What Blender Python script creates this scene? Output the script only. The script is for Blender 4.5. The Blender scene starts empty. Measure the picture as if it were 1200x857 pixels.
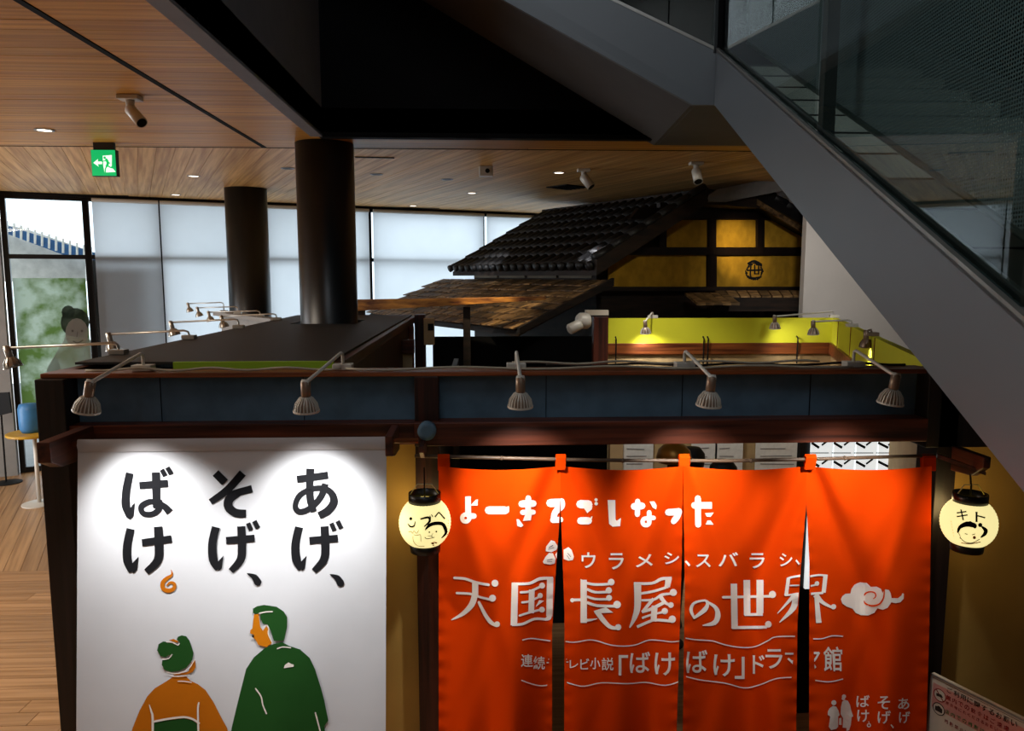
import bpy, bmesh, math, random
from mathutils import Vector, Matrix, Euler
from mathutils.geometry import tessellate_polygon
random.seed(7)
SC = bpy.context.scene
COL = SC.collection
# ---------------------------------------------------------------- camera
F = 880.0
PITCH = math.atan(104.5 / F); YAW = math.atan(38.0 / math.hypot(F, 104.5))
CAMP = Vector((0, 0, 2.9))
cam_d = bpy.data.cameras.new('camera'); cam = bpy.data.objects.new('camera', cam_d); COL.objects.link(cam)
cam_d.sensor_width = 36; cam_d.lens = F / 1200 * 36; cam_d.clip_start = .05; cam_d.clip_end = 200
cam.location = CAMP; cam.rotation_euler = (math.pi / 2 - PITCH, 0, -YAW)
SC.camera = cam
RM = Euler((math.pi / 2 - PITCH, 0, -YAW)).to_matrix()
# ---------------------------------------------------------------- world, exposure
SC.view_settings.view_transform = 'Standard'; SC.view_settings.look = 'None'
SC.view_settings.gamma = 1; SC.view_settings.exposure = 0.0
SC.cycles.use_denoising = True
SC.cycles.max_bounces = 7; SC.cycles.diffuse_bounces = 4; SC.cycles.transparent_max_bounces = 16
SC.cycles.sample_clamp_indirect = 4
wd = bpy.data.worlds.new('world'); SC.world = wd; wd.use_nodes = True
wd.node_tree.nodes['Background'].inputs[0].default_value = (.86, .93, 1, 1)
wd.node_tree.nodes['Background'].inputs[1].default_value = 3.0
def area(name, loc, size, rot, energy, col=(1, 1, 1)):
    l = bpy.data.lights.new(name, 'AREA'); l.shape = 'RECTANGLE'; l.size, l.size_y = size
    l.energy = energy; l.color = col
    o = bpy.data.objects.new(name, l); o.location = loc; o.rotation_euler = rot; COL.objects.link(o); return o
R = math.radians
area('left_fill', (-8.8, 7.2, 2.2), (5, 3.2), (0, R(-90), 0), 330, (.93, .96, 1))  # unseen fill added by the solid left wall to brighten the ceiling
area('hall_fill', (-5.8, 3.6, 3.95), (3, 2), (0, 0, 0), 300, (1, .88, .72))  # added fill out of view, lifts the left ceiling and floor
area('front_fill', (1.0, -2.4, 5.6), (3.0, 1.6), (R(35), 0, 0), 10, (.92, .96, 1))  # unseen soft fill added behind the camera for front and stair
area('upper_fill', (-1.15, 1.5, 6.6), (4.0, 2.0), (R(80), 0, R(-62)), 95, (.85, .93, 1))  # cool fill added in the void for stair side and perforated screen
def spot0(name, loc, target, energy, size, blend, col, r):
    l = bpy.data.lights.new(name, 'SPOT'); l.energy = energy; l.spot_size = R(size); l.spot_blend = blend; l.color = col; l.shadow_soft_size = r
    o = bpy.data.objects.new(name, l); COL.objects.link(o); o.location = loc
    o.rotation_euler = (Vector(target) - Vector(loc)).to_track_quat('-Z', 'Y').to_euler(); return o
spot0('stair_fill', (2.6, -.6, 5.0), (2.3, 3.9, 3.9), 320, 38, .8, (.92, .97, 1), .1)  # unseen spot added to lift the dark steps
spot0('rear_wash', (0, -1.2, 7.8), (.5, -4, 6.2), 300, 90, .8, (.9, .97, 1), .1)  # unseen spot added so the stair glass mirrors a paler wall
# ---------------------------------------------------------------- pixel helpers (1200x857 frame)
def ray(px, py): return RM @ Vector(((px - 600) / F, -(py - 428.5) / F, -1))
def at(px, py, Y):
    d = ray(px, py); return CAMP + d * (Y / d.y)
def atz(px, py, z):
    d = ray(px, py); return CAMP + d * ((z - CAMP.z) / d.z)
def hit(px, py, p, n):
    d = ray(px, py); return CAMP + d * ((Vector(p) - CAMP).dot(n) / d.dot(n))
# ---------------------------------------------------------------- materials
def lin(h):
    h = h.lstrip('#'); v = [int(h[i:i + 2], 16) / 255 for i in (0, 2, 4)]
    return tuple(((c + .055) / 1.055) ** 2.4 if c > .04045 else c / 12.92 for c in v) + (1,)
MATS = {}
def mat(name, hexc, rough=.6, metal=0, var=.12, scale=(6, 6, 6), bump=.0, dark=None, emit=0, alpha=1, spec=.4, trans=0):
    m = bpy.data.materials.new(name); m.use_nodes = True; nt = m.node_tree; b = nt.nodes['Principled BSDF']
    c = lin(hexc); b.inputs['Roughness'].default_value = rough; b.inputs['Metallic'].default_value = metal
    b.inputs['Specular IOR Level'].default_value = spec
    tc = nt.nodes.new('ShaderNodeTexCoord'); mp = nt.nodes.new('ShaderNodeMapping'); mp.inputs['Scale'].default_value = scale
    nz = nt.nodes.new('ShaderNodeTexNoise'); nz.inputs['Detail'].default_value = 5; nz.inputs['Scale'].default_value = 1
    rp = nt.nodes.new('ShaderNodeValToRGB')
    c2 = lin(dark) if dark else tuple(x * (1 - 2 * var) for x in c[:3]) + (1,)
    rp.color_ramp.elements[0].position = .35; rp.color_ramp.elements[1].position = .65
    rp.color_ramp.elements[0].color = c2; rp.color_ramp.elements[1].color = c
    nt.links.new(tc.outputs['Object'], mp.inputs[0]); nt.links.new(mp.outputs[0], nz.inputs['Vector'])
    nt.links.new(nz.outputs['Fac'], rp.inputs[0]); nt.links.new(rp.outputs[0], b.inputs['Base Color'])
    if bump:
        bp = nt.nodes.new('ShaderNodeBump'); bp.inputs['Strength'].default_value = bump; bp.inputs['Distance'].default_value = .01
        nt.links.new(nz.outputs['Fac'], bp.inputs['Height']); nt.links.new(bp.outputs[0], b.inputs['Normal'])
    if emit:
        nt.links.new(rp.outputs[0], b.inputs['Emission Color']); b.inputs['Emission Strength'].default_value = emit
    if alpha < 1: b.inputs['Alpha'].default_value = alpha
    if trans: b.inputs['Transmission Weight'].default_value = trans
    MATS[name] = m; return m
def wood(name, a, b_, scale, rough=.45, per_obj=.25, spec=.4, turn=0):
    m = mat(name, a, rough, 0, scale=scale, dark=b_, bump=.15, spec=spec); nt = m.node_tree
    oi = nt.nodes.new('ShaderNodeObjectInfo'); hs = nt.nodes.new('ShaderNodeHueSaturation'); mr = nt.nodes.new('ShaderNodeMapRange')
    mr.inputs['To Min'].default_value = 1 - per_obj; mr.inputs['To Max'].default_value = 1 + per_obj * .6
    rp = [n for n in nt.nodes if n.type == 'VALTORGB'][0]; bs = nt.nodes['Principled BSDF']
    nt.links.new(oi.outputs['Random'], mr.inputs['Value']); nt.links.new(mr.outputs[0], hs.inputs['Value'])
    nt.links.new(rp.outputs[0], hs.inputs['Color']); nt.links.new(hs.outputs[0], bs.inputs['Base Color'])
    # offset the grain per object
    mp = [n for n in nt.nodes if n.type == 'MAPPING'][0]
    ml = nt.nodes.new('ShaderNodeMath'); ml.operation = 'MULTIPLY'; ml.inputs[1].default_value = 37
    nt.links.new(oi.outputs['Random'], ml.inputs[0]); nt.links.new(ml.outputs[0], mp.inputs['Location'])
    if turn:   # grain follows planks laid at an angle
        vr = nt.nodes.new('ShaderNodeVectorRotate'); vr.rotation_type = 'Z_AXIS'; vr.inputs['Angle'].default_value = turn
        tc = [n for n in nt.nodes if n.type == 'TEX_COORD'][0]
        nt.links.new(tc.outputs['Object'], vr.inputs['Vector']); nt.links.new(vr.outputs[0], mp.inputs[0])
    return m
wood('ceil_x', '#d0983f', '#ab742d', (.7, 26, 26), .45, .16, .3)
wood('ceil_y', '#dcb070', '#b08046', (26, .7, 26), .5, .14, .25, R(-23.9))
wood('floor_x', '#a9825a', '#86623c', (.8, 24, 24), .42, .2)
wood('beam', '#6b3420', '#2c120a', (1.2, 30, 30), .4, .12)
wood('beam_y', '#5c2c1c', '#25100a', (30, 1.2, 30), .45, .12)
wood('post', '#4a2014', '#1c0a06', (30, 30, 1.2), .45, .1)
wood('darkpost', '#1c0f0c', '#0a0504', (30, 30, 1.2), .5, .1)
wood('railwood', '#8a4a22', '#4c200e', (1.5, 30, 30), .4, .1)
wood('oldwood', '#2a1c12', '#0d0805', (3, 3, 20), .7, .3)
wood('shingle', '#94744a', '#38240f', (6, 18, 18), .7, .6)
wood('awning', '#d8923c', '#5a2c12', (2, 18, 18), .6, .1)
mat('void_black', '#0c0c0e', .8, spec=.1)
mat('fascia', '#7c7c84', .7, spec=.2, var=.04)
mat('stair_steel', '#606468', .42, .15, var=.03, scale=(2, 2, 2))
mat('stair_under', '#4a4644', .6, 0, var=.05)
mat('rail_metal', '#8f8b85', .35, .6)
mat('tread', '#8a877e', .6)
mat('column_paint', '#0f1418', .33, .15, var=.05, spec=.6)
mat('blue_panel', '#5a7488', .75, var=.1, scale=(9, 9, 9), bump=.05, spec=.2)
mat('roof_cover', '#201e1d', .6, var=.08, scale=(.8, 5, 5))
mat('ochre_plaster', '#c09a52', .85, var=.06, scale=(3, 3, 3), spec=.15)
mat('house_plaster', '#b68a26', .8, var=.15, scale=(7, 7, 7), spec=.2)
mat('strip_plaster', '#8a8272', .85)
mat('tile_dark', '#161617', .5, var=.2, scale=(12, 12, 12))
mat('yellow_wall', '#c9c62e', .7, var=.02, spec=.2)
mat('green_wall', '#98c028', .7, var=.03)
mat('white_wall', '#bdb8b2', .8, var=.03, scale=(2, 2, 2), spec=.2)
mat('grey_wall', '#8f8e8c', .8, var=.05, spec=.2)
mat('beige_panel', '#b89a70', .8, var=.05)
mat('dark_frame', '#101012', .4, .3)
mat('lamp_white', '#c9c4ba', .4, .1, var=.03)
mat('lamp_socket', '#8a7462', .35, .5)
mat('chrome', '#b0aca4', .28, .7, var=.03)
mat('lamp_lens', '#fff3dc', .3, emit=5, var=0)
mat('cable', '#b8ad98', .55)
mat('cable_black', '#141414', .5)
mat('black', '#090909', .6, spec=.2)
mat('ink', '#17181c', .8, spec=.1, var=.02)
mat('banner_white', '#ced2da', .85, var=.015, spec=.1)
mat('banner_hem', '#bdbdc2', .85, var=.015, spec=.1)
mat('print_white', '#e3dfda', .85, var=.01, spec=.1)
mat('print_green', '#1f4d1f', .85, var=.05, spec=.1)
mat('print_orange', '#b9680c', .85, var=.05, spec=.1)
mat('print_skin', '#c8780f', .85, var=.03, spec=.1)
mat('noren', '#e2480c', .78, var=.03, scale=(4, 4, 4), spec=.1)
mat('noren_print', '#e6dcd4', .85, var=.01, spec=.1)
mat('bamboo', '#5a4636', .5, var=.2)
mat('lantern_ring', '#0b0a09', .35)
mat('sign_white', '#c9bfae', .6, var=.02)
mat('sign_pink', '#c88a80', .6, var=.03)
mat('sign_red', '#8c1a18', .6)
mat('sign_dark', '#2a2420', .6)
mat('sign_green', '#3c7a44', .6)
mat('exit_green', '#0bb061', .5, emit=.95, var=0)
mat('exit_white', '#f2fff8', .5, emit=1.0, var=0)
mat('poster', '#d8d8d4', .7, var=.06, scale=(20, 20, 20))
mat('poster_ink', '#6a6a70', .7)
mat('inside_wall', '#b09468', .8)
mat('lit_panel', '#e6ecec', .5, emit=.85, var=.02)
mat('hair', '#0c0a09', .6)
mat('gold', '#a8762a', .35, .5)
mat('plastic_blue', '#3f7fb8', .4)
mat('table_yellow', '#c89a2a', .4)
mat('flashing', '#8c8a88', .4, .4)
mat('sky_roof', '#3a6a9a', .5)
mat('eave_white', '#d8d0c4', .7)
mat('foliage', '#41583a', .9, dark='#9aa59a', scale=(5, 5, 5))
mat('downlight', '#fff4e0', .5, emit=3.5, var=0)
# glass: mostly clear, thin-sheet reflection
def thin_glass(name, col, amt, rough=0.0):
    m = bpy.data.materials.new(name); m.use_nodes = True; nt = m.node_tree; nt.nodes.clear()
    out = nt.nodes.new('ShaderNodeOutputMaterial'); mx = nt.nodes.new('ShaderNodeMixShader')
    tr = nt.nodes.new('ShaderNodeBsdfTransparent'); gl = nt.nodes.new('ShaderNodeBsdfGlossy'); fr = nt.nodes.new('ShaderNodeFresnel')
    ad = nt.nodes.new('ShaderNodeMath'); ad.operation = 'ADD'; ad.inputs[1].default_value = amt
    tr.inputs[0].default_value = lin(col); gl.inputs['Roughness'].default_value = rough; gl.inputs[0].default_value = (.9, .95, .95, 1)
    fr.inputs[0].default_value = 1.5
    nt.links.new(fr.outputs[0], ad.inputs[0]); nt.links.new(ad.outputs[0], mx.inputs[0])
    ge = nt.nodes.new('ShaderNodeNewGeometry'); mb_ = nt.nodes.new('ShaderNodeMixShader'); t2 = nt.nodes.new('ShaderNodeBsdfTransparent'); t2.inputs[0].default_value = lin(col)
    nt.links.new(tr.outputs[0], mx.inputs[1]); nt.links.new(gl.outputs[0], mx.inputs[2])
    nt.links.new(ge.outputs['Backfacing'], mb_.inputs[0]); nt.links.new(mx.outputs[0], mb_.inputs[1]); nt.links.new(t2.outputs[0], mb_.inputs[2]); nt.links.new(mb_.outputs[0], out.inputs[0])
    MATS[name] = m
thin_glass('glass', '#d4e0de', .05)
thin_glass('window_glass', '#eef4f6', .0)
def translucent(name, hexc, t=.6, dark=None, sc=1.3):
    m = bpy.data.materials.new(name); m.use_nodes = True; nt = m.node_tree; nt.nodes.clear()
    out = nt.nodes.new('ShaderNodeOutputMaterial'); mx = nt.nodes.new('ShaderNodeMixShader'); mx.inputs[0].default_value = t
    a = nt.nodes.new('ShaderNodeBsdfDiffuse'); b = nt.nodes.new('ShaderNodeBsdfTranslucent')
    tc = nt.nodes.new('ShaderNodeTexCoord'); nz = nt.nodes.new('ShaderNodeTexNoise'); nz.inputs['Scale'].default_value = sc; nz.inputs['Detail'].default_value = 4
    rp = nt.nodes.new('ShaderNodeValToRGB'); c = lin(hexc)
    rp.color_ramp.elements[0].position = .38; rp.color_ramp.elements[1].position = .62; rp.color_ramp.elements[0].color = lin(dark) if dark else tuple(x * .95 for x in c[:3]) + (1,); rp.color_ramp.elements[1].color = c
    nt.links.new(tc.outputs['Object'], nz.inputs['Vector']); nt.links.new(nz.outputs['Fac'], rp.inputs[0])
    for s in (a, b): nt.links.new(rp.outputs[0], s.inputs[0])
    nt.links.new(a.outputs[0], mx.inputs[1]); nt.links.new(b.outputs[0], mx.inputs[2]); nt.links.new(mx.outputs[0], out.inputs[0])
    MATS[name] = m; return m
translucent('blind', '#e6e7ea', .85)
translucent('noren_cloth', '#d23c05', .12)
translucent('film', '#a9b3a0', .8, '#566b34', 3.5)
translucent('pale_skin', '#b8b2aa', .7); translucent('film_hair', '#5a6058', .7, '#3e443c', 6); translucent('film_line', '#8a847c', .7); translucent('film_robe', '#b4b9b4', .7)
# perforated sheet: real holes by transparency on a fine grid
def perforated(name, pitch=.012):
    m = bpy.data.materials.new(name); m.use_nodes = True; nt = m.node_tree; b = nt.nodes['Principled BSDF']
    b.inputs['Base Color'].default_value = lin('#8f8f94'); b.inputs['Roughness'].default_value = .6
    tc = nt.nodes.new('ShaderNodeTexCoord'); sp = nt.nodes.new('ShaderNodeSeparateXYZ'); nt.links.new(tc.outputs['Object'], sp.inputs[0])
    outs = []
    for ax in ('Y', 'Z'):
        w = nt.nodes.new('ShaderNodeMath'); w.operation = 'MULTIPLY'; w.inputs[1].default_value = 1 / pitch
        fr = nt.nodes.new('ShaderNodeMath'); fr.operation = 'FRACT'; sb = nt.nodes.new('ShaderNodeMath'); sb.operation = 'SUBTRACT'; sb.inputs[1].default_value = .5
        sq = nt.nodes.new('ShaderNodeMath'); sq.operation = 'MULTIPLY'
        nt.links.new(sp.outputs[ax], w.inputs[0]); nt.links.new(w.outputs[0], fr.inputs[0]); nt.links.new(fr.outputs[0], sb.inputs[0])
        nt.links.new(sb.outputs[0], sq.inputs[0]); nt.links.new(sb.outputs[0], sq.inputs[1]); outs.append(sq)
    ad = nt.nodes.new('ShaderNodeMath'); ad.operation = 'ADD'; nt.links.new(outs[0].outputs[0], ad.inputs[0]); nt.links.new(outs[1].outputs[0], ad.inputs[1])
    gt = nt.nodes.new('ShaderNodeMath'); gt.operation = 'GREATER_THAN'; gt.inputs[1].default_value = .12
    nt.links.new(ad.outputs[0], gt.inputs[0]); nt.links.new(gt.outputs[0], b.inputs['Alpha']); MATS[name] = m
perforated('mesh_sheet')
# lantern paper glowing from inside, with fine rib lines
m = mat('lantern_paper', '#fff0a8', .7, emit=.9, var=0)
nt = m.node_tree
# ---------------------------------------------------------------- mesh builder
class MB:
    def __init__(s): s.v = []; s.f = []
    def add(s, vs, fs):
        n = len(s.v); s.v += [tuple(p) for p in vs]; s.f += [tuple(i + n for i in f) for f in fs]; return s
    def box(s, x0, x1, y0, y1, z0, z1):
        if x0 > x1: x0, x1 = x1, x0
        if y0 > y1: y0, y1 = y1, y0
        if z0 > z1: z0, z1 = z1, z0
        return s.add([(x0, y0, z0), (x1, y0, z0), (x1, y1, z0), (x0, y1, z0), (x0, y0, z1), (x1, y0, z1), (x1, y1, z1), (x0, y1, z1)],
              [(0, 3, 2, 1), (4, 5, 6, 7), (0, 1, 5, 4), (1, 2, 6, 5), (2, 3, 7, 6), (3, 0, 4, 7)])
    def prism(s, pts, vec):
        pts = [Vector(p) for p in pts]; vec = Vector(vec); n = len(pts)
        nrm = Vector((0, 0, 0))
        for i in range(n): nrm += pts[i].cross(pts[(i + 1) % n])
        if nrm.dot(vec) > 0: pts = pts[::-1]
        vs = pts + [p + vec for p in pts]
        fs = [tuple(range(n)), tuple(range(2 * n - 1, n - 1, -1))]
        for i in range(n):
            j = (i + 1) % n; fs.append((j, i, i + n, j + n))
        return s.add(vs, fs)
    def tube(s, path, r, n=8, caps=True):
        path = [Vector(p) for p in path]; rs = r if isinstance(r, (list, tuple)) else [r] * len(path); rings = []
        up = None
        for i, p in enumerate(path):
            t = (path[min(i + 1, len(path) - 1)] - path[max(i - 1, 0)]).normalized()
            if up is None: up = Vector((0, 0, 1)) if abs(t.z) < .9 else Vector((1, 0, 0))
            a = t.cross(up).normalized(); b = a.cross(t).normalized(); up = b
            rings.append([p + (a * math.cos(2 * math.pi * k / n) + b * math.sin(2 * math.pi * k / n)) * rs[i] for k in range(n)])
        vs = [q for rg in rings for q in rg]; fs = []
        for i in range(len(path) - 1):
            for k in range(n):
                k2 = (k + 1) % n; fs.append((i * n + k, i * n + k2, (i + 1) * n + k2, (i + 1) * n + k))
        if caps: fs.append(tuple(range(n - 1, -1, -1))); fs.append(tuple(range((len(path) - 1) * n, len(path) * n)))
        return s.add(vs, fs)
    def lathe(s, prof, o, ax=(0, 0, 1), n=24, caps=True):
        ax = Vector(ax).normalized(); o = Vector(o); e = Vector((1, 0, 0)) if abs(ax.x) < .8 else Vector((0, 1, 0))
        a = ax.cross(e).normalized(); b = ax.cross(a).normalized(); vs = []; fs = []
        for r, h in prof:
            for k in range(n):
                t = 2 * math.pi * k / n; vs.append(o + ax * h + (a * math.cos(t) + b * math.sin(t)) * r)
        for i in range(len(prof) - 1):
            for k in range(n):
                k2 = (k + 1) % n; fs.append((i * n + k, i * n + k2, (i + 1) * n + k2, (i + 1) * n + k))
        if caps: fs.append(tuple(range(n - 1, -1, -1))); fs.append(tuple(range((len(prof) - 1) * n, len(prof) * n)))
        return s.add(vs, fs)
    def mesh(s, name, m, smooth=False, o=(0, 0, 0)):
        me = bpy.data.meshes.new(name); o = Vector(o)
        me.from_pydata([tuple(Vector(p) - o) for p in s.v], [], s.f); me.materials.append(MATS[m]); me.validate()
        bm = bmesh.new(); bm.from_mesh(me); bmesh.ops.recalc_face_normals(bm, faces=bm.faces); bm.to_mesh(me); bm.free()
        if smooth: me.shade_smooth()
        me.update(); return me
    def build(s, name, m, parent=None, smooth=False, bevel=0, label=None):
        # centre the origin on the geometry
        xs = list(zip(*s.v)); c = Vector([(min(a) + max(a)) / 2 for a in xs])
        o = bpy.data.objects.new(name, s.mesh(name, m, smooth, c)); COL.objects.link(o)
        o.location = c
        if parent: o.parent = parent; o.location = c - wloc(parent)
        if bevel:
            md = o.modifiers.new('bevel', 'BEVEL'); md.width = bevel; md.segments = 2; md.limit_method = 'ANGLE'
        if label: o['label'] = label
        return o
def wloc(o):
    v = Vector(o.location)
    while o.parent: o = o.parent; v += Vector(o.location)
    return v
def thing(name, label, cat, loc=(0, 0, 0), group=None):
    o = bpy.data.objects.new(name, None); o.empty_display_size = .05; o.location = loc; COL.objects.link(o)
    return tag(o, label, cat, group)
def tag(o, label, cat, group=None):
    o['label'] = label; o['category'] = cat
    if group: o['group'] = group
    return o
def struct(o): o['kind'] = 'structure'; return o
def proj(p):
    q = RM.transposed() @ (Vector(p) - CAMP); return (600 - F * q.x / q.z, 428.5 + F * q.y / q.z)
def pbox(mb, x0, y0, x1, y1, Y0, Y1, zb=None):
    xa = at(x0, (y0 + y1) / 2, Y0).x; xb = at(x1, (y0 + y1) / 2, Y0).x; xm = (x0 + x1) / 2
    return mb.box(xa, xb, Y0, Y1, at(xm, y1, Y0).z if zb is None else zb, at(xm, y0, Y0).z)
def copytree(o, parent=None):
    c = o.copy(); COL.objects.link(c)
    if parent is not None: c.parent = parent
    for ch in o.children: copytree(ch, c)
    return c
# ---------------------------------------------------------------- flat print: px shapes mapped onto any surface
GL = {}
def glyph_meshes(chars, bold):
    obs = []
    for ch in chars:
        cu = bpy.data.curves.new('t', 'FONT'); cu.body = ch; cu.offset = bold; cu.resolution_u = 4
        o = bpy.data.objects.new('t', cu); COL.objects.link(o); obs.append((ch, o, cu))
    bpy.context.view_layer.update(); dg = bpy.context.evaluated_depsgraph_get()
    for ch, o, cu in obs:
        me = bpy.data.meshes.new_from_object(o.evaluated_get(dg))
        GL[(ch, bold)] = ([(v.co.x, v.co.y) for v in me.vertices], [tuple(p.vertices) for p in me.polygons])
        bpy.data.objects.remove(o); bpy.data.curves.remove(cu); bpy.data.meshes.remove(me)
class Print:
    def __init__(s): s.v = []; s.f = []; s.g = []
    def brk(s):          # what follows is a mark of its own
        if not s.g or s.g[-1] != len(s.f): s.g.append(len(s.f))
        return s
    def add(s, vs, fs):
        n = len(s.v); s.v += vs; s.f += [tuple(i + n for i in f) for f in fs]; return s
    def glyph(s, ch, bold, bb):
        s.brk()
        vs, fs = GL[(ch, bold)]
        if not vs: return s
        x0 = min(v[0] for v in vs); x1 = max(v[0] for v in vs); y0 = min(v[1] for v in vs); y1 = max(v[1] for v in vs)
        return s.add([(bb[0] + (v[0] - x0) / (x1 - x0) * (bb[2] - bb[0]), bb[3] - (v[1] - y0) / (y1 - y0) * (bb[3] - bb[1])) for v in vs], fs)
    def poly(s, pts, T=None):
        pts = [T(p) for p in pts] if T else pts
        tr = tessellate_polygon([[Vector((p[0], p[1], 0)) for p in pts]])
        return s.add([tuple(p) for p in pts], [tuple(t) for t in tr])
    def dot(s, c, r, T=None, n=12):
        return s.poly([(c[0] + r * math.cos(2 * math.pi * k / n), c[1] + r * math.sin(2 * math.pi * k / n)) for k in range(n)], T)
    def stroke(s, pts, w, T=None, rnd=True):
        ws = w if isinstance(w, (list, tuple)) else [w] * len(pts)
        if len(pts) > 2:   # smooth with Catmull-Rom
            P, W = [], []
            for i in range(len(pts) - 1):
                p0 = pts[max(i - 1, 0)]; p1 = pts[i]; p2 = pts[i + 1]; p3 = pts[min(i + 2, len(pts) - 1)]
                for k in range(4):
                    t = k / 4
                    P.append(tuple(.5 * ((2 * p1[j]) + (-p0[j] + p2[j]) * t + (2 * p0[j] - 5 * p1[j] + 4 * p2[j] - p3[j]) * t * t + (-p0[j] + 3 * p1[j] - 3 * p2[j] + p3[j]) * t ** 3) for j in (0, 1)))
                    W.append(ws[i] * (1 - t) + ws[i + 1] * t)
            P.append(tuple(pts[-1])); W.append(ws[-1])
        else: P, W = list(pts), list(ws)
        L, Rr = [], []
        for i, p in enumerate(P):
            a = P[max(i - 1, 0)]; b = P[min(i + 1, len(P) - 1)]; dx, dy = b[0] - a[0], b[1] - a[1]; l = math.hypot(dx, dy) or 1
            nx, ny = -dy / l * W[i] / 2, dx / l * W[i] / 2; L.append((p[0] + nx, p[1] + ny)); Rr.append((p[0] - nx, p[1] - ny))
        vs = L + Rr; n = len(P)
        if T: vs = [T(v) for v in vs]
        s.add(vs, [(i, i + 1, n + i + 1, n + i) for i in range(n - 1)])
        if rnd:
            for p, ww in ((P[0], W[0]), (P[-1], W[-1])):
                if ww > 0: s.dot(p, ww / 2, T, 8)
        return s
    def build(s, name, m, mapper, parent, clips=(), grid=0, label=None, stuff=False):
        if stuff:
            o = s.build1(name, m, mapper, parent, clips, grid, label)
            if o: o['kind'] = 'stuff'
            return o
        o = None
        cuts = sorted(set([0] + s.g + [len(s.f)]))
        for a, b in zip(cuts, cuts[1:]):
            q = Print(); fs = s.f[a:b]; idx = sorted({i for f in fs for i in f}); mp = {i: j for j, i in enumerate(idx)}
            q.v = [s.v[i] for i in idx]; q.f = [tuple(mp[i] for i in f) for f in fs]
            o = q.build1(name, m, mapper, parent, clips, grid, label) or o
        return o
    def build1(s, name, m, mapper, parent, clips=(), grid=0, label=None):
        bm = bmesh.new(); vs = [bm.verts.new((v[0], v[1], 0)) for v in s.v]
        for f in s.f:
            if len(set(f)) < 3: continue
            try: bm.faces.new([vs[i] for i in f])
            except ValueError: pass
        def bis(co, no, clr):
            bmesh.ops.bisect_plane(bm, geom=bm.verts[:] + bm.edges[:] + bm.faces[:], plane_co=co, plane_no=no, clear_outer=clr, dist=1e-5)
        for co, no in clips: bis(Vector(co + (0,)), Vector(no + (0,)), True)
        if grid and bm.verts:
            xs = [v.co.x for v in bm.verts]; ys = [v.co.y for v in bm.verts]
            x = math.ceil(min(xs) / grid) * grid
            while x < max(xs): bis(Vector((x, 0, 0)), Vector((1, 0, 0)), False); x += grid
            y = math.ceil(min(ys) / grid) * grid
            while y < max(ys): bis(Vector((0, y, 0)), Vector((0, 1, 0)), False); y += grid
        if not bm.faces: bm.free(); return None
        for v in bm.verts: v.co = mapper(v.co.x, v.co.y)
        c = sum((v.co for v in bm.verts), Vector()) / len(bm.verts)
        for v in bm.verts: v.co -= c
        me = bpy.data.meshes.new(name)
        for f in bm.faces:   # turn every face toward the camera side
            f.normal_update()
            if f.normal.dot(CAMP - c) < 0: f.normal_flip()
        bm.to_mesh(me); bm.free(); me.materials.append(MATS[m])
        o = bpy.data.objects.new(name, me); COL.objects.link(o); o.location = c - (wloc(parent) if parent else Vector())
        if parent: o.parent = parent
        if label: o['label'] = label
        return o
BOLD = .022
glyph_meshes('ばけそげあ', .03)
glyph_meshes('、', .02)
glyph_meshes('ウラメシスバ、連続テレビ小説「ばけ」ドラマ館そげあ。世ヘブントキご利用に関するお願い飲食撮影禁止店内での展示物はれくださご遠慮', .012)
# ================================================================ SETTING
CZ = 4.10
U = Vector((.9145, .4046, 0)); V = Vector((-.4046, .9145, 0))       # along / away from the window wall
WP = Vector((-7.1, 11.1, 0)); WT = WP.dot(V)
def wallp(s, z, d=0):        # s along the window wall, z up, d toward the room
    return WP + U * s + Vector((0, 0, z)) - V * d
def wpx(px, py, d=0): return hit(px, py, WP - V * d, V)
def ws(px, py, d=0): return (wpx(px, py, d) - WP).dot(U)
def wbox(mb, s0, s1, z0, z1, d0, d1):
    return mb.prism([wallp(s0, z0, d0), wallp(s1, z0, d0), wallp(s1, z1, d0), wallp(s0, z1, d0)], -V * (d1 - d0))
SEAMY = 7.33; VX = -1.33; VY = 6.64
# ---- ceiling slab and planks
mb = MB(); mb.box(-9.2, VX, -4, VY, CZ + .02, CZ + .22); mb.prism([(-9.2, VY, CZ + .02), (7.5, VY, CZ + .02), (7.5, 17.5, CZ + .02), (-9.2, 10.15, CZ + .02)], (0, 0, .2))
ceiling = struct(mb.build('ceiling', 'ceil_x'))
def plank(pts, z, m, par, name='plank', up=.02):
    mb = MB(); mb.prism([Vector((p[0], p[1], z)) for p in pts], (0, 0, up)); return mb.build(name, m, par)
G_ = .0018
y = VY - .15 * 26
k = 0
while y < SEAMY - .01:
    y1 = min(y + .15, SEAMY - .012)
    ya, yb = y + G_, y1 - G_
    if yb - ya > .02:
        cuts = [-9.0, random.uniform(-6.5, -3.5), -2.03]
        for a, b in zip(cuts, cuts[1:]): plank([(a + G_, ya), (b - G_, ya), (b - G_, yb), (a + G_, yb)], CZ + random.uniform(-.001, .001), 'ceil_x', ceiling)
        if y < VY - .01: plank([(-1.985, ya), (VX, ya), (VX, min(yb, VY)), (-1.985, min(yb, VY))], CZ, 'ceil_x', ceiling)
        else:
            cuts = [-1.985, random.uniform(0, 2), random.uniform(3, 4.5), 7.4]
            for a, b in zip(cuts, cuts[1:]): plank([(a + G_, ya), (b - G_, ya), (b - G_, yb), (a + G_, yb)], CZ, 'ceil_x', ceiling)
    y += .15
s = -4.9
while s < 11.2:
    t0a = (SEAMY + .015 - U.y * s) / V.y; t0b = (SEAMY + .015 - U.y * (s + .16)) / V.y
    a, b = s + G_, s + .16 - G_
    p = [U * a + V * t0a, U * b + V * t0b, U * b + V * (WT - .12), U * a + V * (WT - .12)]
    plank(p, CZ + random.uniform(-.001, .001), 'ceil_y', ceiling); s += .16
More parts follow.
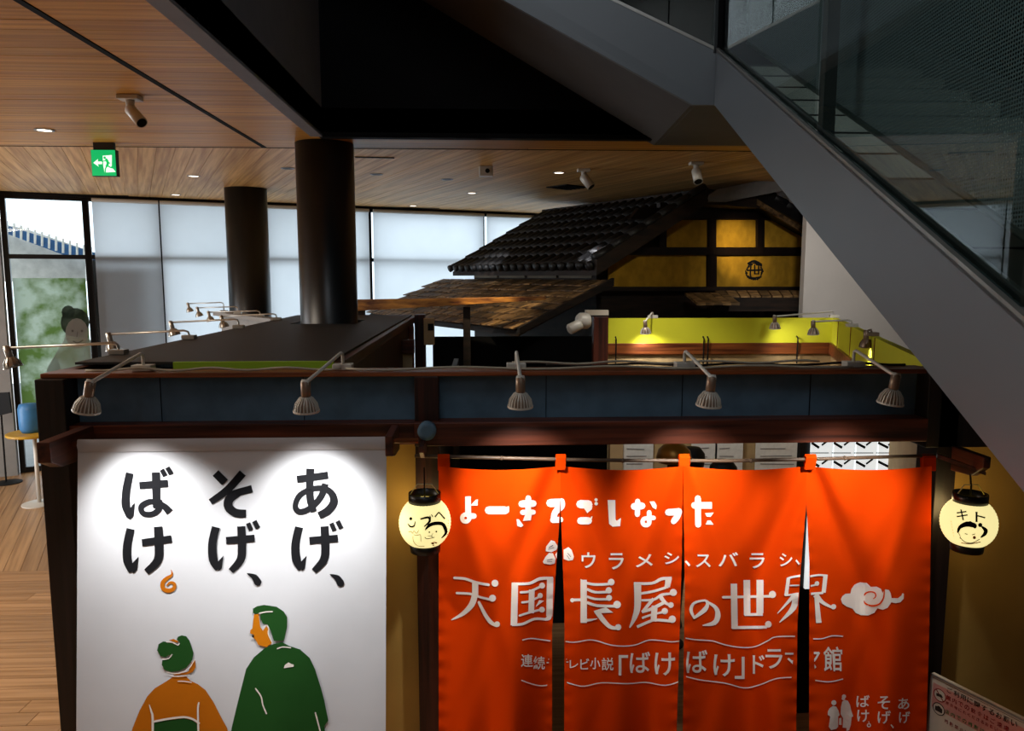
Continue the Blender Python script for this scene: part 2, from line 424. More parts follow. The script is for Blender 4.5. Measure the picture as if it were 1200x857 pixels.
# ---- floor
mb = MB(); mb.prism([(-9.2, -4, -.2), (7.5, -4, -.2), (7.5, 17.5, -.2), (-9.2, 10.15, -.2)], (0, 0, .18))
floor = struct(mb.build('floor', 'floor_x'))
mb = MB(); mb.box(-1.98, 7.4, -3.9, 12, -.02, -.003); tmp = mb.build('floor_board_field', 'floor_x', floor); tmp['kind'] = 'stuff'
y = 4.4; FS = 7.35
while y < FS - .01:
    c = [-7.4, random.uniform(-6.4, -5.4), random.uniform(-4.6, -3.6), random.uniform(-3.2, -2.6), -1.99]
    for a, b in zip(c, c[1:]): plank([(a + .002, y + .002), (b - .002, y + .002), (b - .002, min(y + .148, FS - .002)), (a + .002, min(y + .148, FS - .002))], -.02, 'floor_x', floor)
    y += .15
wood('floor_y', '#a8835a', '#84623e', (24, .8, 24), .42, .2, .4, R(-23.9))
s = -3.6
while s < 2.4:
    t0 = (FS - U.y * s) / V.y; t1 = (FS - U.y * (s + .15)) / V.y; w = .002
    p = [U * (s + w) + V * t0, U * (s + .15 - w) + V * t1, U * (s + .15 - w) + V * (WT - .02), U * (s + w) + V * (WT - .02)]
    plank(p, -.02, 'floor_y', floor); s += .15
# ---- seam strips in the ceiling
mb = MB(); mb.box(-2.027, -1.99, -2, SEAMY, CZ - .004, CZ + .018); struct(mb.build('trim_1', 'void_black', label=None))
mb = MB(); mb.box(-9, 7.4, SEAMY - .01, SEAMY + .013, CZ - .003, CZ + .018); struct(mb.build('trim_2', 'void_black'))
# ---- void above
mb = MB(); mb.box(VX - .1, VX, -4, VY, CZ - .02, 8.2); struct(mb.build('trim_3', 'fascia'))
mb = MB(); mb.box(VX - .03, 7.5, VY, VY + .1, CZ - .02, 8.2); struct(mb.build('trim_4', 'void_black'))
mb = MB(); mb.box(VX - .1, 7.5, -4, VY + .1, 8.2, 8.3); struct(mb.build('trim_5', 'void_black'))
# ---- enclosing walls
mb = MB(); mb.box(-9.3, 7.5, -4.1, -4, 0, 8.2); struct(mb.build('wall_rear', 'grey_wall'))
mb = MB(); mb.box(-9.3, -9.2, -4, 11.2, 0, CZ); struct(mb.build('wall_left', 'grey_wall'))
mb = MB(); mb.box(7.4, 7.5, -4, 17, 0, 8.2); struct(mb.build('wall_right', 'grey_wall'))
# white wall right of the old house
yw = 9.45
p0 = at(943.5, 300, yw)
mb = MB(); mb.box(p0.x, 7.4, yw, yw + .12, 0, CZ); struct(mb.build('wall_back', 'white_wall'))
# ---- window wall: frames, transom, glazing
sA, sB = ws(-40, 300), ws(3, 240); sC = ws(99, 240); sM1 = ws(187, 260); sM2 = ws(433, 300); sM3 = ws(565, 300)
sJ = ws(310, 300)
TR = wpx(60, 300).z
wall = MB(); wbox(wall, -3, sB - .05, 0, CZ, 0, .18); struct(wall.build('wall_window_side', 'grey_wall'))
mb = MB(); wbox(mb, -3, 14, CZ - .035, CZ + .02, -.1, .06); struct(mb.build('trim_6', 'dark_frame'))
def window(n, s0, s1, z0=0, name='window'):
    f = MB(); w = .035
    wbox(f, s0 - w, s0 + w, z0, CZ - .03, -.06, .04); wbox(f, s1 - w, s1 + w, z0, CZ - .03, -.06, .04)
    wbox(f, s0, s1, z0, z0 + .08, -.05, .03); wbox(f, s0, s1, CZ - .09, CZ - .035, -.05, .03); wbox(f, s0, s1, TR - .045, TR + .02, -.05, .03)
    o = struct(f.build('%s_%d' % (name, n), 'dark_frame'))
    for za, zb in ((z0 + .08, TR - .045), (TR + .02, CZ - .09)):
        g = MB(); wbox(g, s0 + w, s1 - w, za, zb, -.025, -.01); g.build('pane', 'window_glass', o)
    return o
window(1, sC + .02, sM1); window(2, sM1, sJ); window(3, sJ, sM2); window(4, sM2, sM3); window(5, sM3, sM3 + 2.3)
door = window(1, sB, sC, 0, 'door')
# picture film on the door pane: foliage, a woman in white
zt = wpx(60, 326).z
fm = MB(); fm.add([wallp(sB + .05, .5, .004), wallp(sC - .05, .5, .004), wallp(sC - .05, zt, .004), wallp(sB + .05, zt, .004)], [(0, 1, 2, 3)])
film = fm.build('window_film', 'film', door)
mapd = lambda d: (lambda x, y: wpx(x, y, d))
pr = Print(); pr.poly([(66, 415), (70, 428), (72, 440), (110, 430), (114, 470), (40, 480), (48, 450), (60, 425)]); pr.poly([(84, 372), (74, 400), (56, 430), (45, 470), (112, 470), (112, 400), (105, 398)])
pr.build('printed_robe', 'film_robe', mapd(.008), film, label='white printed kimono')
pr = Print(); pr.dot((88, 378), 17, n=18); pr.dot((80, 366), 8)
pr.build('printed_hair', 'film_hair', mapd(.009), film)
pr = Print(); pr.poly([(90 + 13.5 * math.cos(t / 16 * 6.283), 391 + 18 * math.sin(t / 16 * 6.283)) for t in range(16)])
pr.build('printed_face', 'pale_skin', mapd(.010), film)
pr = Print(); pr.dot((85, 388), 1.6, n=6); pr.dot((96, 388), 1.6, n=6); pr.stroke([(86, 400), (91, 402), (97, 399)], 1.4); pr.stroke([(91, 389), (90, 395)], .8)
pr.build('printed_face_lines', 'film_line', mapd(.0115), film)
# outside: building with a blue ribbed eave, and an unseen board added to darken the leftmost blind
ext = thing('neighbour_building', 'building outside with blue ribbed metal eave seen through the upper door pane', 'building', (-11, 17, 0))
def owall(px, py, D): return hit(px, py, WP + V * D, V)
e = MB(); e.prism([owall(-60, 250, 4.5), owall(30, 268, 4.5), owall(100, 292, 4.5), owall(100, 330, 4.5), owall(-60, 330, 4.5)], V * 3); e.build('wall', 'eave_white', ext)
e = MB(); e.prism([owall(-60, 240, 4), owall(8, 264.5, 4), owall(97, 292, 4), owall(140, 304, 4), owall(140, 312, 4), owall(72, 298, 4), owall(8, 274, 4), owall(-60, 250, 4)], V * .3); ro = e.build('roof_edge', 'sky_roof', ext)
for i in range(17):
    x = -8 + i * 8.2; q0 = owall(x, 262 + (x - 8) * .31 - 3, 3.96); q1 = owall(x, 275 + (x - 8) * .33, 3.96)
    MB().tube([q0, q1], .022, 5).build('rib', 'eave_white', ro)
mb = MB(); mb.prism([wallp(-3, CZ + .3, 0), wallp(5.5, CZ + .3, 0), wallp(5.5, CZ + .3, -1.9), wallp(-3, CZ + .3, -1.9)], (0, 0, .1))
tag(mb.build('entrance_canopy', 'eave_white'), 'pale canopy outside above the glass door', 'canopy')
mb = MB(); wbox(mb, ws(106, 380), ws(188, 380), 0, TR - .05, -.22, -.18)
tag(mb.build('hoarding_board', 'stair_under'), 'unseen grey board set outside to darken the leftmost blind', 'board')
mb = MB(); mb.prism([wallp(-8, -.1, -.3), wallp(16, -.1, -.3), wallp(16, -.1, -12), wallp(-8, -.1, -12)], (0, 0, -.1)); struct(mb.build('ground', 'grey_wall'))
# roller blinds
lab = ['grey shaded roller blind right of the glass door', 'pale roller blind behind the farther black column', 'narrow roller blind between the two black columns',
       'bright roller blind with black mullion at its left', 'bright roller blind half hidden by the tiled roof']
for (a, b), L in zip(((sC + .1, sM1 - .01), (sM1 + .01, sJ - .01), (sJ + .01, sM2 - .03), (sM2 + .045, sM3 - .02), (sM3 + .045, sM3 + 2.2)), lab):
    t = thing('roller_blind', L, 'blind', wallp((a + b) / 2, CZ - .1, .1), 'roller blinds on the window wall')
    m1 = MB(); m1.add([wallp(a, .02, .105), wallp(b, .02, .105), wallp(b, CZ - .06, .105), wallp(a, CZ - .06, .105)], [(0, 1, 2, 3)])
    m1.build('blind_fabric', 'blind', t)
    m2 = MB(); m2.tube([wallp(a, CZ - .075, .13), wallp(b, CZ - .075, .13)], .03, 10); m2.build('roller', 'lamp_white', t)
    m3 = MB(); m3.tube([wallp(a, .03, .11), wallp(b, .03, .11)], .012, 6); m3.build('bottom_bar', 'lamp_white', t)
# ---- columns
def column(px, r, Y, zt, L):
    x = at(px, 300, Y).x; t = thing('column', L, 'column', (x, Y, 0), 'black round columns')
    MB().lathe([(r, 0), (r, zt)], (x, Y, 0), n=48).build('shaft', 'column_paint', t, True)
    MB().lathe([(r + .012, 0), (r + .012, .1)], (x, Y, 0), n=48).build('base_ring', 'dark_frame', t, True)
column(384, .262, 7.1, CZ - .002, 'nearer thick black round column rising through the black flat booth roof')
column(291, .28, 10.7, CZ - .002, 'farther black round column left of the nearer one, in front of pale blinds')
# ================================================================ STAIRCASE
st = thing('staircase', 'dark grey steel staircase with glass balustrade crossing the upper right corner', 'staircase', (1.63, 5.15, 0))
DL = ray(654, -106); DL /= DL.y; K0 = at(839, 58, 5.15); HS = K0.z - at(839, 123, 5.15).z
def sl(t, w=0, h=0): return K0 + DL * t + Vector((w, -DL.x * w, h))
mb = MB(); mb.prism([sl(0), sl(-4.6), sl(-4.6, 0, -HS), sl(0, 0, -HS)], (.04, 0, 0)); mb.build('stringer', 'stair_steel', st, label='sloping grey side plate of the lower flight')
mb = MB(); mb.prism([sl(0, 1.28), sl(-4.6, 1.28), sl(-4.6, 1.28, -HS), sl(0, 1.28, -HS)], (.04, 0, 0)); mb.build('stringer', 'stair_steel', st)
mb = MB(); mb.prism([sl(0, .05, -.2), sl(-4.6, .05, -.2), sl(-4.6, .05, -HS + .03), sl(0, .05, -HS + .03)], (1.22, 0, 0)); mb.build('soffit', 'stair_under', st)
for i in range(14):
    t1 = -.3 * i; z1 = sl(t1 - .3).z - .05
    a = sl(t1); b = sl(t1 - .3)
    mb = MB(); mb.prism([Vector((b.x + .05, b.y, z1)), Vector((b.x + 1.27, b.y, z1)), Vector((a.x + 1.27, a.y + .02, z1)), Vector((a.x + .05, a.y + .02, z1))], (0, 0, -.15))
    mb.build('step', 'tread', st)
    MB().box(b.x + .05, b.x + 1.27, b.y - .006, b.y + .03, z1 + .001, z1 + .006).build('nosing', 'black', st)
# shoe rail under the lower glass
for w in (.0, .055):
    mb = MB(); mb.prism([sl(0, w, .012), sl(-4.6, w, .012), sl(-4.6, w, -.012), sl(0, w, -.012)], (.018, 0, 0)); mb.build('shoe_rail', 'rail_metal', st)
mb = MB(); mb.tube([sl(-.05, .19, .05), sl(-4.5, .19, .05)], .012, 8); mb.build('screen_rail', 'rail_metal', st)
mb = MB(); mb.prism([sl(-.05, .19, .06), sl(-4.5, .19, .06), sl(-4.5, .19, 1.75), sl(-.05, .19, 1.75)], (.002, 0, 0)); mb.build('perforated_screen', 'mesh_sheet', st)
def px_t(px):   # position on the lower flight that shows at column px
    a, b = 0.0, -4.0
    for _ in range(40):
        m_ = (a + b) / 2
        if proj(sl(m_))[0] < px: a = m_
        else: b = m_
    return a
ts = [-.02, px_t(947), px_t(1185), -4.55]
for i, (a, b) in enumerate(zip(ts, ts[1:])):
    mb = MB(); mb.prism([sl(a - .02, .03), sl(b + .02, .03), sl(b + .02, .03, 1.0), sl(a - .02, .03, 1.0)], (.012, 0, 0)); mb.build('glass_panel', 'glass', st)
for a in ts[1:3]:
    mb = MB(); mb.prism([sl(a - .03, .05, -.05), sl(a + .03, .05, -.05), sl(a + .03, .05, 1.25), sl(a - .03, .05, 1.25)], (.05, 0, 0)); mb.build('post', 'rail_metal' if a < -3 else 'stair_under', st)
# landing and upper flight
K1 = at(839, 58, 5.15); K2 = at(590, -62, 5.39); B0 = at(839, 123, 5.15); B1 = at(812, 123, 5.17); B2 = at(590, 0, 5.39)
ext3 = lambda a, b, k: a + (b - a) * k
T2 = ext3(K1, K2, 2.6); B3 = ext3(B1, B2, 2.6)
fc = atz(767, 171, B1.z); WV = Vector((fc.x - B1.x, fc.y - B1.y, 0))
mb = MB(); mb.prism([K1, T2, B3, B1, B0], Vector((0, .03, 0))); mb.build('stringer', 'stair_steel', st, label='grey side plate of the upper flight')
off = Vector((0, .035, .012))
und = [B0 + off, B1 + off, B3 + off, T2 + off + Vector((0, 0, -.15)), K1 + off + Vector((0, 0, -.15))]
und = [p + Vector((0, 0, .0)) for p in und]
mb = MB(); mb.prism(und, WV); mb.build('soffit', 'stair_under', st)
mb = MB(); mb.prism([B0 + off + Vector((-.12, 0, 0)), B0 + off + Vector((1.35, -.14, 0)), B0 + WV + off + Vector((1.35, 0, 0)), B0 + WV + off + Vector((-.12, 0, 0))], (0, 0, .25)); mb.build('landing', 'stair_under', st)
# upper glass
for a, b in ((0.004, .215), (.222, .8), (.81, 2.4)):
    pa = ext3(K1, K2, a) + Vector((0, .01, 0)); pb = ext3(K1, K2, b) + Vector((0, .01, 0))
    mb = MB(); mb.prism([pa, pb, pb + Vector((0, 0, 1)), pa + Vector((0, 0, 1))], (0, .012, 0)); mb.build('glass_panel', 'glass', st)
mb = MB(); mb.prism([K1 + Vector((0, -.005, .012)), T2 + Vector((0, -.005, .012)), T2 + Vector((0, -.005, -.01)), K1 + Vector((0, -.005, -.01))], (0, .05, 0)); mb.build('shoe_rail', 'rail_metal', st)
mb = MB(); mb.box(K1.x - .015, K1.x + .005, K1.y - .01, K1.y + .02, K1.z - .02, K1.z + 1.1); mb.build('post', 'dark_frame', st)
# ================================================================ EXHIBITION BOOTH
FY = 3.5
bo = thing('exhibition_booth', 'timber and blue panel exhibition booth with a flat black roof over its left bay', 'booth', (0, FY, 0))
ZT = at(600, 434, FY).z
def part(name, m, *boxes, bevel=.004, label=None):
    mb = MB()
    for b in boxes: mb.box(*b)
    return mb.build(name, m, bo, bevel=bevel, label=label)
xp = lambda px, py=500, Y=FY: at(px, py, Y).x
zp = lambda py, px=600, Y=FY: at(px, py, Y).z
XL, XR = xp(57), xp(1085)
part('cap_rail', 'railwood', (XL, XR, 3.46, 3.62, ZT - .022, ZT))
part('blue_panel', 'blue_panel', (xp(90), xp(487), 3.53, 3.57, zp(493), ZT - .03), bevel=0)
part('blue_panel', 'blue_panel', (xp(515), xp(1075), 3.53, 3.57, zp(493), ZT - .03), bevel=0)
for x in [xp(187), xp(355), xp(640), xp(800), xp(950)]: part('panel_joint', 'ink', (x, x + .003, 3.526, 3.531, zp(493), ZT - .03), bevel=0)
part('post', 'darkpost', (xp(56), xp(89), 3.42, 3.6, 0, ZT - .022))
part('post', 'post', (xp(487), xp(515), 3.46, 3.6, 0, ZT - .022))
part('post', 'darkpost', (xp(1090), xp(1113), 3.43, 3.6, 0, ZT - .022))
part('header_block', 'darkpost', (xp(1076), xp(1190), 3.43, 3.62, zp(521, 1100), ZT - .005), label='black timber header at the right end')
part('lintel_beam', 'beam', (xp(89), xp(487) , 3.44, 3.6, zp(517), zp(492)))
part('lintel_beam', 'beam', (xp(487), xp(1076), 3.42, 3.6, zp(518), zp(491)))
part('plaster_panel', 'ochre_plaster', (xp(89), xp(487), 3.57, 3.61, 0, zp(517)), bevel=0)
part('plaster_panel', 'ochre_plaster', (xp(1113), xp(1113) + 2.2, 3.58, 3.63, 0, zp(521, 1100)), bevel=0)
# brackets toward the camera
def bracket(x0, x1, Y0, Y1, zt, hf, hb):
    mb = MB(); mb.prism([(x0, Y0, zt), (x0, Y1, zt), (x0, Y1, zt - hb), (x0, Y0 + .08, zt - hb * .9), (x0, Y0, zt - hf)], (x1 - x0, 0, 0)); return mb.build('bracket', 'beam_y', bo, bevel=.004)
zb = at(42, 519, 3.07).z
bracket(at(42, 519, 3.07).x, at(42, 519, 3.07).x + .055, 3.07, 3.42, zb, .085, .135)
zb2 = at(452, 511, 3.2).z
bracket(at(451, 511, 3.2).x, at(451, 511, 3.2).x + .035, 3.2, 3.46, zb2, .09, .12)
zr = at(1157, 536, 3.2).z
xr = at(1153, 536, 3.2).x
bracket(xr, xr + .035, 3.2, 3.43, zr, .05, .12)
bracket(at(491, 530, 3.27).x, at(491, 530, 3.27).x + .022, 3.25, 3.46, at(495, 522, 3.27).z, .03, .08)
mb = MB(); mb.prism([(xr - .12, 3.35, zr - .02), (xr + .03, 3.22, zr - .075), (xr + .03, 3.22, zr - .09), (xr - .12, 3.35, zr - .04)], (.01, .02, 0)); mb.build('brace', 'beam_y', bo)
c = at(500, 506, 3.36); mb = MB(); mb.lathe([(.02, 0), (.042, .0), (.042, .05), (.02, .052)], c, (0, 1, 0)); dd = mb.build('round_knob', 'blue_panel', bo, True, label='dark round end cap on the centre post')
# side walls, roof, rear
XB = -.72
part('side_wall', 'darkpost', (XL, XL + .04, 3.6, 8.3, 0, ZT - .03))
part('side_wall', 'post', (XB - .03, XB, 3.62, 8.2, 0, ZT - .04))
part('side_rail', 'beam_y', (XL - .005, XL + .06, 3.62, 8.35, ZT - .03, ZT - .002))
part('side_rail', 'beam_y', (XB - .05, XB + .015, 3.75, 8.3, ZT - .06, ZT + .004))
cx = at(384, 300, 7.1).x
zr0, zr1 = ZT + .004, ZT + .016
y0 = 3.78
# roof cover laid in sheets around the column
for (a, b, c_, d_) in ((XL - .01, cx - .29, y0, 8.35), (cx - .29, cx + .29, y0, 6.8), (cx - .29, cx + .29, 7.4, 8.35), (cx + .29, XB - .03, y0, 8.35)):
    part('roof_sheet', 'roof_cover', (a, b, c_, d_, zr0, zr1), bevel=0)
part('inner_panel', 'green_wall', (xp(190), xp(385), 3.66, 3.68, ZT - .3, ZT + .028), bevel=0, label='bright green panel edge behind the cap rail')
Xc = xp(503)
part('rear_post', 'post', (at(486, 400, 8.2).x, at(498, 400, 8.2).x, 8.2, 8.36, 0, at(490, 369, 8.2).z))
part('beige_panel', 'beige_panel', (at(424, 421, 7.0).x, at(483, 421, 7.0).x, 7.0, 7.03, 1.5, at(450, 414.5, 7.0).z), bevel=0)
part('rear_rail', 'beam', (at(424, 421, 6.98).x, at(486, 421, 6.98).x, 6.93, 7.0, at(450, 414, 6.98).z, at(450, 398, 6.98).z))
part('red_panel', 'railwood', (at(455, 400, 7.6).x, at(485, 400, 7.6).x, 7.6, 7.63, 1.5, at(470, 383, 7.6).z), bevel=0)
# yellow room
YB = 7.9
z1, z2, z3 = at(840, 373, YB).z, at(840, 402, YB).z, at(840, 415, YB).z
xa, xb = at(712, 390, YB).x, at(975, 390, YB).x
part('yellow_panel', 'yellow_wall', (xa, xb, YB, YB + .05, z2, z1), bevel=0)
part('picture_rail', 'railwood', (xa, xb, YB - .03, YB + .05, z3, z2))
part('inner_wall', 'inside_wall', (xa - .1, xb, YB, YB + .05, 0, z3), bevel=0)
part('rear_post', 'post', (at(695, 390, YB).x, xa, YB - .05, YB + .08, 0, at(700, 371, YB).z))
pr1 = Vector((xb, YB, 0)); pe = atz(1090, 426, z1); pr2 = Vector((pe.x, pe.y, 0)); dv = (pr2 - pr1)
nrm = Vector((-dv.y, dv.x, 0)).normalized() * .05
if nrm.x < 0: nrm = -nrm
def sidewall(name, m, za, zb, off=0):
    o = nrm * off; mb = MB(); mb.prism([pr1 + o + Vector((0, 0, za)), pr2 + o + Vector((0, 0, za)), pr2 + o + Vector((0, 0, zb)), pr1 + o + Vector((0, 0, zb))], nrm); return mb.build(name, m, bo)
sidewall('yellow_panel', 'yellow_wall', z2, z1); sidewall('picture_rail', 'railwood', z3, z2, -.6); sidewall('inner_wall', 'inside_wall', 0, z3)
for f in (.12, .33, .62): 
    q = pr1 + dv * f - nrm * .06; mb = MB(); mb.box(q.x - .003, q.x + .003, q.y - .003, q.y + .003, z2, z1); mb.build('panel_joint', 'railwood', bo)
for px in (722, 825, 830, 935):
    q = at(px, 402, YB - .06); mb = MB(); mb.tube([(q.x, YB - .05, z3 - .1), (q.x, YB - .06, z2 + .05), (q.x, YB - .02, z2 + .07)], .008, 6); mb.build('iron_hook', 'black', bo)
part('divider_wall', 'darkpost', (Xc - .03, Xc + .02, 3.62, 7.8, 0, 2.05))
# solid wall continuing past the last window
mb = MB(); wbox(mb, sM3 + 2.32, 18, 0, CZ, 0, .15); struct(mb.build('wall_far', 'fascia'))
# ================================================================ OLD TILED HOUSE
ho = thing('old_house', 'reconstructed old Japanese house with dark tiled roof, ochre gable panels and timber posts', 'house', (2.8, 9.8, 0))
GP = Vector((2.83, 9.5, 0)); GD = Vector((-.5, .866, 0)); GQ = Vector((.866, .5, 0))
def hp(a, b, z): return GP + GQ * a + GD * b + Vector((0, 0, z))
ZR, ZE, AE, BL = 3.94, 3.03, -1.73, 3.58
mb = MB(); mb.prism([hp(0, .04, ZR - .05), hp(AE + .03, .04, ZE - .06), hp(AE + .03, .04, ZE - .12), hp(0, .04, ZR - .12)], GD * (BL - .08)); mb.build('roof_deck', 'oldwood', ho)
# pantiles: one mesh, 20 columns by 7 rows
nc, nr = 20, 7; cw = BL / nc; sl_ = Vector((AE, ZE - ZR)); rl = 1 / nr
def tile_mesh():
    mb = MB(); vs = []; n = 7
    dr = (hp(AE, 0, ZE) - hp(0, 0, ZR)) * rl * 1.06; up = dr.cross(GD).normalized()
    if up.z < 0: up = -up
    for j in (0, 1):
        for h in (0, -.018):
            for i in range(n + 1):
                t = i / n; w = .045 * math.sin(t * math.pi * 2) if t < .5 else -.02 * math.sin((t - .5) * 2 * math.pi)
                vs.append(GD * (t * cw * 1.04) + up * (w + h + (.02 if j else 0)) + dr * j)
    m = n + 1; fs = []
    for i in range(n):
        fs += [(i, i + 1, 2 * m + i + 1, 2 * m + i), (m + i, 3 * m + i, 3 * m + i + 1, m + i + 1), (2 * m + i, 2 * m + i + 1, 3 * m + i + 1, 3 * m + i), (i, m + i, m + i + 1, i + 1)]
    mb.add(vs, fs); return mb.mesh('roof_tile', 'tile_dark', True)
tm = tile_mesh()
for r in range(nr):
    for c in range(nc):
        o = bpy.data.objects.new('roof_tile', tm); COL.objects.link(o); o.parent = ho
        o.location = hp(AE * r / nr, c * cw, ZR + (ZE - ZR) * r / nr + .0) - wloc(ho)
for c in range(nc):   # round eave caps
    p = hp(AE - .035, (c + .25) * cw, ZE - .0)
    mb = MB(); mb.lathe([(.048, 0), (.052, .01), (.052, .05)], p, -GQ + Vector((0, 0, -.4)), 10); mb.build('eave_cap', 'tile_dark', ho, True)
mb = MB(); mb.prism([hp(.02, -.04, ZR + .06), hp(AE - .02, -.04, ZE + .06), hp(AE - .02, -.04, ZE - .12), hp(.02, -.04, ZR - .13)], GD * .05); mb.build('verge_board', 'oldwood', ho)
for i in range(7):
    f0, f1 = i / 7, (i + 1.04) / 7
    mb = MB(); mb.tube([hp(AE * f0, .02, ZR + (ZE - ZR) * f0 + .07), hp(AE * f1, .02, ZR + (ZE - ZR) * f1 + .085)], .055, 8); mb.build('verge_tile', 'tile_dark', ho, True)
# ridge running level under the ceiling, then the right slope
mb = MB(); mb.prism([hp(-.02, -.02, ZR - .14), hp(1.02, -.02, ZR - .14), hp(1.02, -.02, ZR + .05), hp(-.02, -.02, ZR + .05)], GD * BL); mb.build('ridge', 'oldwood', ho)
mb = MB(); mb.prism([hp(1.0, -.02, ZR + .1), hp(2.9, -.02, ZR - .48), hp(2.9, -.02, ZR - .62), hp(1.0, -.02, ZR - .04)], GD * 2); mb.build('right_roof_slope', 'tile_dark', ho)
for i in range(7):
    f0, f1 = i / 7, (i + 1.04) / 7
    mb = MB(); mb.tube([hp(1.05 + 1.8 * f0, .0, ZR + .1 - .56 * f0), hp(1.05 + 1.8 * f1, .0, ZR + .12 - .56 * f1)], .05, 8); mb.build('verge_tile', 'tile_dark', ho, True)
mb = MB(); mb.prism([hp(.95, -.03, ZR - .03), hp(2.2, -.03, ZR - .45), hp(2.2, -.03, ZR - .53), hp(.95, -.03, ZR - .10)], GD * .03); mb.build('verge_board', 'shingle', ho, label='pale wooden board under the right roof edge')
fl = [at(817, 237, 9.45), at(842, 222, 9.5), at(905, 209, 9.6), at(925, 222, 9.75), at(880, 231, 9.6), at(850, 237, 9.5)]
mb = MB(); mb.prism(fl, (0, .03, .01)); mb.build('ridge_flashing', 'flashing', ho)  # plain grey sheet above the ridge
# gable wall
GB = .35; gn = GD; gp0 = hp(0, GB, 0)
def g(px, py, d=0): return hit(px, py, gp0 - GD * d, GD)
def gpoly(name, m, pts, d0, d1, label=None):
    mb = MB(); mb.prism([g(x, y, d0) for x, y in pts], -GD * (d1 - d0)); return mb.build(name, m, ho, label=label)
mb = MB(); mb.prism([hp(-1.42, GB + .02, 0), hp(2.9, GB + .02, 0), hp(2.9, GB + .02, 3.4), hp(1.2, GB + .02, 3.85), hp(-.1, GB + .02, 3.85), hp(-1.42, GB + .02, 3.2)], GD * .1); mb.build('gable_wall', 'oldwood', ho)
for pts in ([(712, 299), (826, 299), (826, 338), (712, 338)], [(837, 300), (948, 300), (948, 338), (837, 338)], [(777, 258), (827, 258), (827, 290), (777, 290)],
            [(837, 258), (884, 258), (884, 290), (837, 290)], [(892, 258), (950, 262), (950, 290), (892, 290)]):
    gpoly('plaster_panel', 'house_plaster', pts, 0, .02)
for x in (773.5, 831.5, 888): gpoly('timber_post', 'darkpost', [(x - 4, 238), (x + 4, 238), (x + 4, 294), (x - 4, 294)], 0, .06)
gpoly('timber_post', 'darkpost', [(827, 292), (836, 292), (836, 342), (827, 342)], 0, .06)
gpoly('timber_beam', 'darkpost', [(700, 290), (955, 290), (955, 299), (700, 299)], 0, .07)
gpoly('timber_beam', 'darkpost', [(745, 244), (955, 244), (955, 257), (735, 257)], 0, .06)
gpoly('timber_beam', 'oldwood', [(700, 336), (955, 336), (955, 341), (700, 341)], 0, .09)
# brushed round emblem
pr = Print()
for k in range(26):
    t = k / 26 * 6.283; rr = random.uniform(8.6, 10.4); pr.dot((884 + rr * math.cos(t), 318 + rr * math.sin(t) * .98), random.uniform(.9, 1.8), n=6)
pr.stroke([(877, 309), (884, 306), (892, 310)], 2.6)
pr.stroke([(876, 317), (892, 316.5)], 2); pr.stroke([(880, 311), (880, 325), (890, 325)], 1.8); pr.stroke([(884.5, 311), (884.5, 321)], 1.8); pr.stroke([(889, 311), (889, 321)], 1.8); pr.stroke([(884, 321), (889, 321)], 1.4)
pr.build('painted_emblem', 'ink', lambda x, y: g(x, y, .024), ho, label='black brushed round emblem on the lit panel')
# board canopy under the gable
for i in range(9):
    x0 = 838 + i * 12.5
    b = [atz(x0, 340, 2.74), atz(x0 + 11.5, 340, 2.74), atz(x0 + 20, 347, 2.70), atz(x0 + 8.5, 347, 2.70)]
    Yb = 9.9 + .06 * i
    pts = [at(x0, 340.5, Yb), at(x0 + 11.3, 340.5, Yb + .05), at(x0 + 16, 347, Yb - .45), at(x0 + 5, 347, Yb - .5)]
    mb = MB(); mb.prism(pts, (0, 0, -.03)); mb.build('canopy_board', 'shingle', ho)
for i in range(5):
    x0 = 802 + i * 10; Yb = 9.6
    pts = [at(x0, 343, Yb), at(x0 + 9, 343, Yb), at(x0 + 25, 355, Yb - .6), at(x0 + 15, 355, Yb - .6)]
    mb = MB(); mb.prism(pts, (0, 0, -.03)); mb.build('canopy_board', 'shingle', ho)
mb = MB(); mb.prism([at(835, 349, 9.35), at(950, 349, 9.8), at(950, 365, 9.8), at(835, 365, 9.35)], (0, .06, 0)); mb.build('canopy_beam', 'oldwood', ho)
# eave side wall and strip of plaster
mb = MB(); mb.prism([hp(-1.4, .4, 0), hp(-1.4, 3.4, 0), hp(-1.4, 3.4, 3.1), hp(-1.4, .4, 3.1)], GQ * .08); mb.build('side_wall', 'oldwood', ho)
for i in range(4):
    b0 = .45 + i * .74; mb = MB(); mb.prism([hp(-1.43, b0, 2.88), hp(-1.43, b0 + .68, 2.88), hp(-1.43, b0 + .68, 3.02), hp(-1.43, b0, 3.02)], GQ * .02); mb.build('plaster_strip', 'strip_plaster', ho)
# lower shingled roof
A0, A1, Z0, Z1 = -1.47, -2.75, 2.85, 2.33
mb = MB(); mb.prism([hp(A0, .05, Z0 - .02), hp(A1, .05, Z1 - .02), hp(A1, .05, Z1 - .08), hp(A0, .05, Z0 - .08)], GD * 4.3); mb.build('lower_roof_deck', 'oldwood', ho)
rows, cols = 8, 18
for r in range(rows):
    for c in range(cols):
        f0 = r / rows; f1 = (r + 1.25) / rows; b0 = c * .24 + (r % 2) * .1 + random.uniform(-.02, .02); w = .22
        lift = .01 + random.uniform(0, .012)
        q = [hp(A0 + (A1 - A0) * f0, b0, Z0 + (Z1 - Z0) * f0 - .005), hp(A0 + (A1 - A0) * f1, b0, Z0 + (Z1 - Z0) * f1 + lift), hp(A0 + (A1 - A0) * f1, b0 + w, Z0 + (Z1 - Z0) * f1 + lift), hp(A0 + (A1 - A0) * f0, b0 + w, Z0 + (Z1 - Z0) * f0 - .005)]
        mb = MB(); mb.prism(q, (0, 0, .014)); mb.build('shingle', 'shingle', ho)
